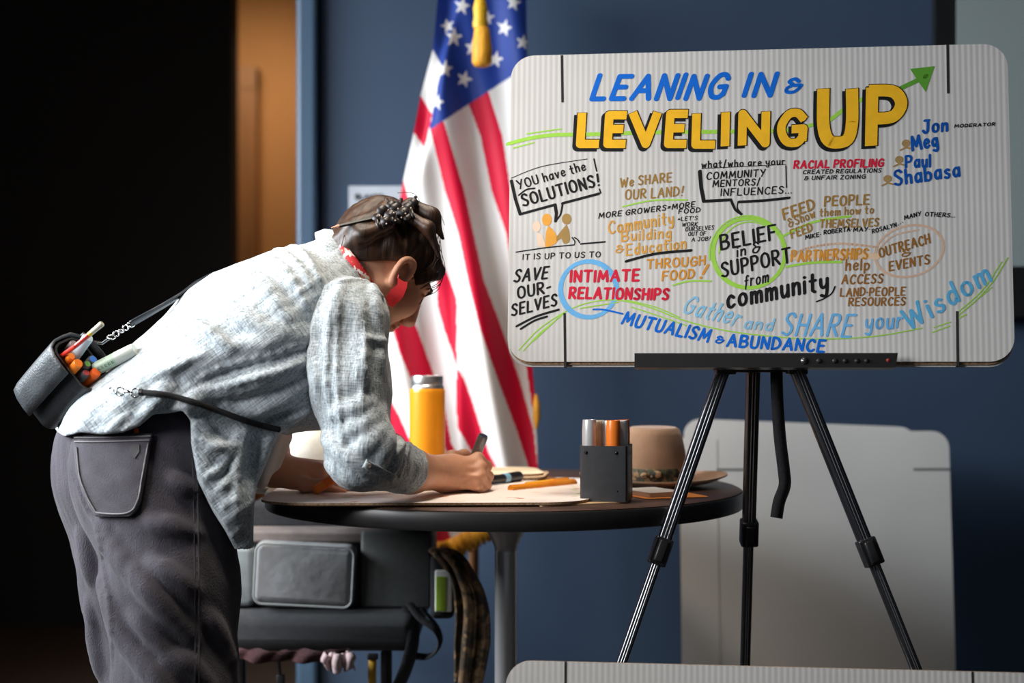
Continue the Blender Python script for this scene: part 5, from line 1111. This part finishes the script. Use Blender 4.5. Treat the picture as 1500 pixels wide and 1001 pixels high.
# claw clip with small stones, seated on the hair
clip_m = K('tortoise_clip', (.010, .007, .007), .38, var=.4, vscale=80, spec=.35)
def on_hair(px, out):
    q, t = march(hair, px, out=out); tm = np.median(t[t < 2.9]); return [Vector(a) if b < 2.9 else P(x, y, 2.475) for a, b, (x, y) in zip(q, t, px)]
pet = [(552, 318, 8), (561, 309, 10), (571, 315, 10), (580, 303, 12), (590, 311, 11), (599, 303, 10), (606, 297, 8), (566, 324, 8), (584, 322, 9), (574, 300, 9), (596, 318, 8)]
g = M()
for (x, y, r), c in zip(pet, on_hair([(p[0], p[1]) for p in pet], .004)):
    r = r*.0011; nrm = Vector((.25*math.sin(x), -.85, .45+.3*math.cos(y*1.7)))
    g.lathe(c, [(0, -r*.5), (r*.75, -r*.4), (r, 0), (r*.7, r*.38), (0, r*.42)], 12, nrm)
for i in range(8):
    x = 551+i*7.2; y = 320-i*2.4; L = on_hair([(x, y), (x+2, y+8), (x+5, y+17)], .003); g.tube(smoothline(L, 4), [.0030]*8+[.0012], 6)
for x0, y0, x1, y1 in ((604, 300, 609, 288), (572, 302, 566, 292), (586, 302, 588, 291)): g.tube([P(x0, y0, 2.46), P(x1, y1, 2.465)], [.0035, .0030], 8)
clip = g.build('hair_clip', clip_m, per, smooth=60)
g = M()
for c in on_hair([(556, 316), (563, 318), (569, 308), (577, 312), (583, 306), (590, 303), (594, 313), (602, 305), (579, 323), (588, 319), (566, 328)], .0125): g.lathe(c, [(0, -.0018), (.0019, 0), (0, .0018)], 8)
g.build('stones', K('clip_stone', (.55, .42, .36), .25, metal=.4), clip, smooth=0)
# --- body (one continuous skin surface)
body = Field(.015)
body.add(hell(hp(-.004, 0, .020), HAX, (.096, .076, .086))).add(hell(hp(.028, 0, -.038), HAX, (.068, .062, .082)), .02)
for s in (-1, 1):
    body.add(cap(hp(.005, s*.058, -.055), hp(.066, s*.022, -.104), .018, .018), .02).add(hell(hp(.066, s*.040, -.036), HAX, (.028, .026, .026)), .02)
    body.add(cap(hp(.090, s*.010, .020), hp(.078, s*.046, .016), .010, .009), .012)
    body.add(hell(hp(.0945, s*.033, -.002), HAX, (.012, .017, .011)), .008, 's').add(hell(hp(.082, s*.033, -.003), HAX, (.0125, .0135, .0115)), .003)
    body.add(cap(hp(.091, s*.020, .001), hp(.086, s*.047, .0), .0032, .003), .004)
    body.add(hell(hp(.106, s*.012, -.040), HAX, (.010, .008, .008)), .006)
    # ear: rim, bowl, lobe
    ec = lambda x, z, y=0: hp(.010+x, s*(.079+y), -.022+z)
    body.add(hell(ec(0, 0), (HF*.95+HU*.25, HL, HU*.95-HF*.25), (.018, .007, .029)), .006)
    rim = [ec(.012, -.012, .004), ec(.013, .012, .006), ec(.004, .028, .009), ec(-.010, .026, .012), ec(-.018, .012, .013), ec(-.014, -.010, .010), ec(-.006, -.028, .006)]
    body.chain(smoothline(rim, 3), [.0048]*19, .004); body.add(cap(ec(-.002, -.028, .004), ec(.004, -.026, .003), .0075, .006), .005); body.add(hell(ec(.002, -.002, .012), HAX, (.007, .006, .010)), .006, 's')
body.add(cap(hp(.098, 0, .012), hp(.116, 0, -.034), .008, .0115), .012).add(hell(hp(.080, 0, -.108), HAX, (.02, .022, .018)), .015)
body.add(hell(hp(.096, 0, -.064), HAX, (.010, .022, .006)), .006).add(hell(hp(.094, 0, -.075), HAX, (.010, .019, .007)), .005)
body.add(cap(hp(-.030, 0, -.055), NB_, .056, .062), .03).add(cap(NB_, P(455, 440, 2.49), .062, .08), .04)
for (a, ra), (b, rb) in zip(SP[1:5], SP[2:5]): body.add(ellcap(a, b, (ra[0]-.05, ra[1]-.035), (rb[0]-.05, rb[1]-.035), LAT), .04)
# legs inside the trousers, ankles
for L_, Rr in (([P(240, 715, 2.365), P(259, 1005, 2.31), P(250, 1390, 2.28)], [.085, .058, .042]), ([P(176, 715, 2.50), P(232, 1005, 2.50), P(230, 1350, 2.47)], [.08, .058, .042])): body.chain(L_, Rr, .03)
# near arm
WR = P(650, 694, 2.52)
body.chain([P(505, 470, 2.37), P(530, 668, 2.31)], [.048, .040], .02); body.chain([P(530, 668, 2.31), P(600, 690, 2.42), WR], [.038, .036, .0285], .02)
# near hand closed round the pen
hk = .007
body.add(ellips(P(672, 694, 2.545), ((.80, .60, 0), (-.6, .8, 0), (0, 0, 1)), (.040, .024, .031)), .02)
body.chain([WR, P(664, 693, 2.53)], [.029, .028], .02)
def finger(pts, rs, k=hk):
    body.chain([P(*p) for p in pts], rs, k)
finger([(680, 682, 2.535), (700, 672, 2.555), (713, 683, 2.585), (707, 702, 2.605), (697, 714, 2.61)], [.012, .0108, .0092, .0085, .0078])
finger([(680, 690, 2.53), (704, 684, 2.54), (715, 698, 2.565), (706, 713, 2.585), (692, 718, 2.59)], [.012, .0108, .0092, .0085, .0078])
finger([(678, 700, 2.525), (703, 697, 2.527), (712, 711, 2.55), (700, 720, 2.57), (688, 720, 2.575)], [.012, .0104, .0090, .0082, .0076])
finger([(674, 708, 2.52), (697, 710, 2.517), (704, 719, 2.535), (690, 722, 2.555), (680, 722, 2.56)], [.011, .0094, .0080, .0074, .0068])
finger([(656, 684, 2.55), (662, 671, 2.575), (680, 668, 2.60), (694, 676, 2.615)], [.016, .0125, .0105, .0085], .01)
for p0, p1 in (((664, 686, 2.512), (700, 674, 2.542)), ((664, 691, 2.508), (703, 686, 2.528)), ((662, 697, 2.505), (701, 699, 2.514))): body.add(cap(P(*p0), P(*p1), .004, .003), .008)
# far arm and hand
WL = P(402, 690, 2.55)
body.chain([P(405, 480, 2.63), P(372, 610, 2.64), P(392, 662, 2.585), WL], [.046, .040, .036, .028], .02)
body.add(cap(WL, P(462, 695, 2.565), .027, .024), .015).add(cap(P(425, 688, 2.57), P(474, 688, 2.59), .020, .016), .015).add(cap(P(425, 700, 2.54), P(466, 706, 2.545), .018, .014), .015)
finger([(470, 686, 2.59), (494, 693, 2.605), (520, 706, 2.615), (543, 716, 2.615)], [.0115, .0100, .0088, .0076])
finger([(468, 693, 2.575), (494, 701, 2.585), (518, 712, 2.59), (540, 718, 2.59)], [.0115, .0100, .0088, .0076])
finger([(464, 701, 2.56), (488, 710, 2.56), (508, 717, 2.562), (524, 720, 2.562)], [.011, .0098, .0086, .0074])
finger([(456, 709, 2.545), (476, 715, 2.54), (492, 720, 2.538), (504, 722, 2.536)], [.0105, .009, .0078, .0066])
finger([(430, 704, 2.535), (448, 711, 2.515), (466, 712, 2.505), (482, 707, 2.508)], [.015, .0120, .0102, .0084], .01)
for y0, y1 in ((681, 684), (687, 692), (694, 700)): body.add(cap(P(425, y0+4, 2.55), P(470, y1, 2.557), .004, .0035), .008)
def table_flat(X, d):
    # flesh flattens where it rests on the card
    m = (X[:, 2] > .70) & (X[:, 0] > -.43) & (X[:, 0] < .02) & (X[:, 1] > 2.38); return np.where(m, np.maximum(d, (TZ+.0076)-X[:, 2]), d)
body.post.append(table_flat)
V, Fc = mesh_field(body, (-.98, 2.15, .04), (.06, 2.78, 1.27), .0030); body_o = np_object('body', V, Fc, skin, per)
# eyebrow, lashes, earring
g = M()
for s in (-1, 1): g.tube(smoothline([hp(.100, s*.014, .018), hp(.097, s*.034, .024), hp(.083, s*.052, .018)], 5), [.0025]*6+[.003]*4+[.001], 6)
g2 = M()
for s in (-1, 1): g2.tube(smoothline([hp(.0945, s*.022, -.008), hp(.0955, s*.033, -.010), hp(.088, s*.047, -.006)], 5), .0009, 5)
g.build('eyebrows', K('brow_hair', (.02, .01, .007), .7), body_o, smooth=60); g2.build('eyelashes', K('brow_hair', (.02, .01, .007)), body_o, smooth=60)
ep = [(583, 407), (592, 413), (597, 413), (596, 422), (590, 436), (576, 450), (569, 447), (565, 436), (572, 425), (582, 417)]
g = M(); g.prism([P(x, y, 2.408) for x, y in ep], (0, .0018, 0)); g.tube([P(584, 403, 2.41), P(583, 408, 2.409)], .001, 6); g.build('earring', K('red_leather', (.50, .008, .012), .55, var=.15, vscale=150), per, smooth=0)
# shoes
for x, D in ((262, 2.29), (242, 2.48)):
    c = P(x, 0, D); c.z = 0; fw = Vector(FWP); lt = Vector(LATP); sh = Field(.02); sh.add(cap(c+fw*-.05+Vector((0, 0, .045)), c+fw*.12+Vector((0, 0, .038)), .045, .036)).add(cap(c+fw*.05+lt*.01+Vector((0, 0, .04)), c+fw*.16+Vector((0, 0, .032)), .044, .032)).add(cap(c+Vector((0, 0, .05)), c+Vector((0, 0, .10)), .045, .045)); sh.post.append(lambda X, d: np.maximum(d, .004-X[:, 2]))
    V, Fc = mesh_field(sh, np.array(tuple(c))-(.2, .2, .02), np.array(tuple(c))+(.28, .28, .2), .006); np_object('shoe', V, Fc, K('dark_leather', (.02, .015, .012), .5), per)
# ------------------------------------------------------------------ pens held in the hands
def pen(name, label, cat, A, B, r, mb, mc, split=.6, group=None, capr=1.12, tip=None):
    A = Vector(A); B = Vector(B); t = thing(name, label, cat, A, group); d = (B-A).normalized()
    g = M(); g.tube([A, A+(B-A)*split], [r*.95, r], 16); g.build('barrel', mb, t)
    g = M(); g.tube([A+(B-A)*(split-.02), A+(B-A)*.97, B], [r*capr, r*capr*.98, r*capr*.86], 18); g.build('cap', mc, t)
    if tip:
        g = M(); g.tube([A, A-d*.006, A-d*.010], [r*.9, r*.5, r*.15], 12); g.build('tip', tip, t)
    return t
grey_mk = K('grey_marker', (.075, .075, .08), .28, metal=.3)
A = P(682, 708, 2.605); B = P(708, 638, 2.575)
t = pen('marker', 'dark grey fat marker gripped upright in the writing hand', 'marker', A, B, .0088, grey_mk, K('grey_marker_body', (.24, .24, .25), .25, metal=.4), .55, tip=black_pl, capr=1.1)
g = M(); d = (B-A).normalized(); g.tube([B-d*.001, B+d*.0006], [.0078, .0070], 16); g.build('end_disc', K('end_dark', (.01, .012, .05), .4), t)
A = P(461, 719, 2.478); B = P(494, 698, 2.505)
pen('marker', 'orange marker held in the left hand resting on the table', 'marker', A, B, .0086, orange_pl, K('orange_barrel', (.85, .16, .01), .4), .4, capr=1.02)
# pencil pushed through the hair
A = P(485, 334, 2.395); B = P(556, 318, 2.415); t = thing('pencil', 'black pencil with a pale tip pushed through the hair bun', 'pencil', A)
d = (B-A).normalized(); g = M(); g.tube([A+d*.013, B], .0034, 6); g.build('shaft', black_pl, t); g = M(); g.tube([A, A+d*.014], [.0008, .0034], 8); g.build('tip', K('pencil_wood', (.55, .28, .18), .6), t)
# ------------------------------------------------------------------ crossbody pouch with pens
pn = Vector((.64, -.57, .515)).normalized(); pw = Vector((.593, 0, -.805)); pw = (pw-pn*pw.dot(pn)).normalized(); pt = Vector((.459, .82, .338)); pt = (pt-pn*pt.dot(pn)-pw*pt.dot(pw)).normalized()
PO = P(120, 533, 2.335)
def pp(w_, t_, n_): return PO+pw*w_+pt*t_+pn*n_
leather = K('black_leather', (.013, .014, .016), .36, var=.2, vscale=60, bump=.25, bscale=350)
lit_leather = K('lit_black_leather', (.050, .056, .062), .42, var=.25, vscale=35, bump=.3, bscale=300)  # black flap leather with the light falling on it mixed into the colour
pouch = thing('crossbody_pouch', 'black leather crossbody pouch full of markers resting on the lower back', 'bag', pp(0, 0, -.14))
def shell(w_, t_, dep, r, th_, name, m, parent, bulge=.0):
    o = [(x-w_/2, y-t_/2) for x, y in round_rect(w_, t_, r, 6)]; n = len(o); g = M(); rings = []
    for s in np.linspace(0, 1, 7):
        z = -dep*(1-s); k = .90+.10*math.sin(min(s*1.6, 1)*math.pi/2); rings.append([pp(x*k, y*(k+bulge*math.sin(math.pi*s)), z) for x, y in o])
    rings.append([pp(x*(1-th_/(w_/2)), y*(1-th_/(t_/2)), 0) for x, y in o]); rings.append([pp(x*.88, y*.85, -dep*.9) for x, y in o])
    g.add([p for q in rings for p in q], [(L*n+i, L*n+(i+1) % n, (L+1)*n+(i+1) % n, (L+1)*n+i) for L in range(len(rings)-1) for i in range(n)]+[tuple(reversed(range(n))), tuple(range((len(rings)-1)*n, len(rings)*n))])
    return g.build(name, m, parent, smooth=50)
shell(.098, .062, .138, .020, .0035, 'body', leather, pouch, .10)
# flap folded over the upper half of the near side
rows = []
for s in np.linspace(0, 1, 14):
    n_ = .004-.138*s; k = 1.02-.02*s
    rows.append([pp(w_*k, t_+(-.002*math.sin(math.pi*s)), n_) for w_, t_ in ((-.030, .0335), (-.0425, .0300), (-.0515, .017), (-.0525, 0), (-.0515, -.018), (-.044, -.0315), (-.030, -.0365), (-.012, -.0385), (.006, -.0385))])
g = M(); g.grid(rows); fl_ = g.build('flap', lit_leather, pouch, smooth=70); md = fl_.modifiers.new('thickness', 'SOLIDIFY'); md.thickness = .0032
g = M()
for s in np.linspace(.02, .95, 34): n_ = .004-.138*s; g.tube([pp(.003, -.0408-.002*math.sin(math.pi*s), n_), pp(.003, -.0408-.002*math.sin(math.pi*s), n_-.0024)], .0006, 4)
g.build('stitching', K('pale_thread', (.14, .15, .16), .7), fl_, smooth=0)
# rim pocket on the body side
rows = []
for s in np.linspace(0, 1, 10): rows.append([pp(w_, t_, .012-.13*s) for w_, t_ in ((-.045, .034), (-.03, .040), (0, .042), (.03, .040), (.047, .030), (.052, .014), (.051, -.004))])
g = M(); g.grid(rows); o = g.build('back_panel', leather, pouch, smooth=70); md = o.modifiers.new('thickness', 'SOLIDIFY'); md.thickness = .003
# pens inside
def inpen(w_, t_, out, r, mc, lab, mb=None, L=.09, name='marker', dot=None, tilt=(0, 0)):
    d = (pn+pw*tilt[0]+pt*tilt[1]).normalized(); B = pp(w_, t_, 0)+d*out; A = B-d*L
    t = pen(name, lab, 'marker' if name == 'marker' else 'pen', A, B, r, mb or mc, mc, .45, 'markers in the leather pouch', 1.05)
    if dot:
        g = M(); g.lathe(B, [(r*.78, -.0002), (r*.78, .0006), (0, .0007)], 18, d); g.build('end_disc', dot, t); 
    return t
clear_pl = K('frosted_plastic', (.42, .52, .58), .25, var=.05); dk_grey = K('dark_grey_plastic', (.10, .10, .11), .35)
inpen(-.034, .006, .008, .0070, K('pinkish_grey_plastic', (.24, .19, .18), .4), 'pinkish grey marker at the top corner inside the leather pouch')
inpen(-.020, .006, .040, .0088, clear_pl, 'frosted blue capped marker standing high in the leather pouch', tilt=(-.12, .1))
inpen(.004, .016, .010, .0078, dk_grey, 'grey marker with a blue end disc in the leather pouch', dot=K('blue_dot', (.03, .16, .55), .4))
inpen(.007, .0005, .010, .0064, dk_grey, 'grey marker with a green end disc in the leather pouch', dot=K('green_dot', (.20, .50, .10), .4))
inpen(-.016, -.017, .012, .0062, orange_pl, 'small orange marker nearest the flap edge in the leather pouch', tilt=(0, -.05))
inpen(.000, -.017, .014, .0080, orange_pl, 'large orange marker in the middle row of the leather pouch')
inpen(.018, -.008, .004, .0066, dk_grey, 'grey marker with a red end disc in the leather pouch', dot=K('red_dot_disc', (.45, .05, .06), .4))
inpen(.026, .004, .012, .0082, K('red_orange_cap', (.80, .12, .015), .35), 'red orange marker lowest in the leather pouch')
inpen(-.026, -.014, .004, .0055, K('peach_plastic', (.50, .26, .20), .4), 'slim peach marker beside the flap in the leather pouch')
A = pp(-.038, -.010, -.06); B = P(150, 474, 2.27); t = thing('paint_pen', 'thin red and yellow pen sticking far out of the leather pouch', 'pen', A)
q = P(111, 507, 2.283); g = M(); g.tube([A, q], .0036, 12); g.build('barrel', K('red_paint', (.55, .03, .02), .35), t)
g = M(); g.tube([q, q.lerp(B, .55)], [.0036, .0040], 12); g.build('grip', K('red_paint', (.55, .03, .02)), t); g = M(); g.tube([q.lerp(B, .5), q.lerp(B, .6)], [.0042, .0042], 12); g.build('ring', K('yellow_paint', (.65, .45, .03), .35), t); g = M(); g.tube([q.lerp(B, .55), q.lerp(B, .97), B], [.0040, .0048, .0040], 12); g.build('cap', K('ivory_cap', (.55, .52, .40), .35), t)
# big pale marker tucked behind the pouch
A = P(140, 541, 2.345); B = P(198, 512, 2.335); t = thing('marker', 'fat pale green and white marker tucked between the pouch and the shirt', 'marker', A)
g = M(); g.tube([A, A.lerp(B, .55)], .0112, 20); g.build('barrel', K('pale_green_plastic', (.36, .46, .36), .35, var=.1, vscale=80), t); g = M(); g.tube([A.lerp(B, .53), A.lerp(B, .96), B], [.0116, .0112, .0100], 20); g.build('cap', K('milky_cap', (.50, .53, .47), .3), t)
g = M(); d = (B-A).normalized(); side = d.cross(Vector((0, 1, 0))).normalized(); side = side if side.z < 0 else -side; fr_ = Vector((0, -1, 0))
for i in range(5):
    c = A.lerp(B, .12+.085*i)+fr_*.0108+side*.002
    for q0, q1 in (((-.0020, -.003), (-.0020, .003)), ((-.0020, .003), (.0014, .003)), ((-.002, 0), (.001, 0))): g.tube([c+d*q0[0]+side*q0[1], c+d*q1[0]+side*q1[1]], .00055, 4)
g.build('lettering', K('dark_green_print', (.02, .12, .05), .5), t, smooth=0)
# straps and hardware
steel = K('polished_steel', (.75, .75, .76), .12, metal=1)
def ring(c, r, rt, nrm, m, name, parent, sx=1.0):
    c = Vector(c); n_ = Vector(nrm).normalized(); x = n_.cross(Vector((0, 0, 1))); x = x.normalized() if x.length > .1 else Vector((1, 0, 0)); y = n_.cross(x)
    g = M(); g.tube([c+(x*math.cos(a)*sx+y*math.sin(a))*r for a in np.linspace(0, 2*math.pi, 25)], rt, 8, caps=False); return g.build(name, m, parent, smooth=180)
shB = shirt_open
def on_shirt(px, out): q, t = march(shB, px, out=out); return [Vector(v) for v in q]
# upper strap: leather tab, chain, flat strap over the back
g = M(); g.tube([pp(-.048, .03, -.012), P(150, 503, 2.375), P(160, 496, 2.37)], [.008, .007, .006], 10, flat=.4); g.build('strap_tab', leather, pouch)
chain = [P(163, 494, 2.365), P(170, 489, 2.365), P(177, 485, 2.365), P(184, 480, 2.365), P(191, 476, 2.365)]
for i, c in enumerate(chain): ring(c, .0062 if i in (0, 4) else .0044, .0012, (.3, -1, .2) if i % 2 else (.2, -.5, .8), steel, 'chain_link', pouch)
pts = smoothline([P(191, 475, 2.365), P(225, 456, 2.38), P(262, 434, 2.42), P(290, 414, 2.50), P(330, 400, 2.60), P(380, 420, 2.70)], 6); rows = []
for i, p in enumerate(pts):
    tt = (pts[min(i+1, len(pts)-1)]-pts[max(i-1, 0)]).normalized(); x = Vector((.45, -.35, .75)); x = (x-tt*x.dot(tt)).normalized(); rows.append([p-x*.0062, p+x*.0062])
g = M(); g.grid(rows); o = g.build('strap', K('strap_leather', (.022, .026, .034), .35), pouch, smooth=180); md = o.modifiers.new('thickness', 'SOLIDIFY'); md.thickness = .003; md.offset = 0
# lower strap: clasp and cord round the body
q = on_shirt([(170, 574), (176, 574), (184, 574), (191, 574), (199, 576)], .008)
g = M(); g.tube([pp(.046, .02, -.012), q[0]], [.003, .002], 8); g.build('strap_tab', leather, pouch)
ring(q[1], .0068, .0014, (.1, -1, .3), steel, 'clasp_ring', pouch); ring(q[4], .0072, .0014, (.1, -1, .3), steel, 'clasp_ring', pouch)
g = M(); g.tube([q[1]+Vector((.005, 0, 0)), q[2], q[3], q[4]-Vector((.005, 0, 0))], [.0018, .0030, .0024, .0018], 10); g.build('clasp', steel, pouch)
L = smoothline([(203, 575, 0), (235, 577, 0), (270, 585, 0), (310, 598, 0), (350, 613, 0), (385, 624, 0), (412, 630, 0)], 8); pts = on_shirt([(v.x, v.y) for v in L], .004); pts = [sum((pts[min(max(i+j, 0), len(pts)-1)] for j in (-3, -2, -1, 0, 1, 2, 3)), Vector())/7 for i in range(len(pts))]; pts = [p+Vector((0, -.003, 0)) for p in pts]
g = M(); g.tube(pts, .0050, 10); g.build('cord', K('black_cord', (.004, .004, .005), .9, bump=.6, bscale=700), pouch)
g = M(); g.tube([pts[0], pts[2]], [.0062, .0058], 10); g.build('cord_end', black_pl, pouch)
# pen clipped in the back pocket
q, t_ = march(base_pants, [(200, 628), (204, 655)], out=.004); q[0] = q[0]+(0, -.004, 0); t = thing('pen', 'orange tipped pen peeping from the trouser back pocket', 'pen', Vector(q[1])); A, B = Vector(q[1]), Vector(q[0])
g = M(); g.tube([A, A.lerp(B, .8)], .0030, 10); g.build('barrel', denim2, t); g = M(); g.tube([A.lerp(B, .75), B], [.0042, .0036], 10); g.build('cap', K('red_orange_cap', (.80, .12, .015)), t)
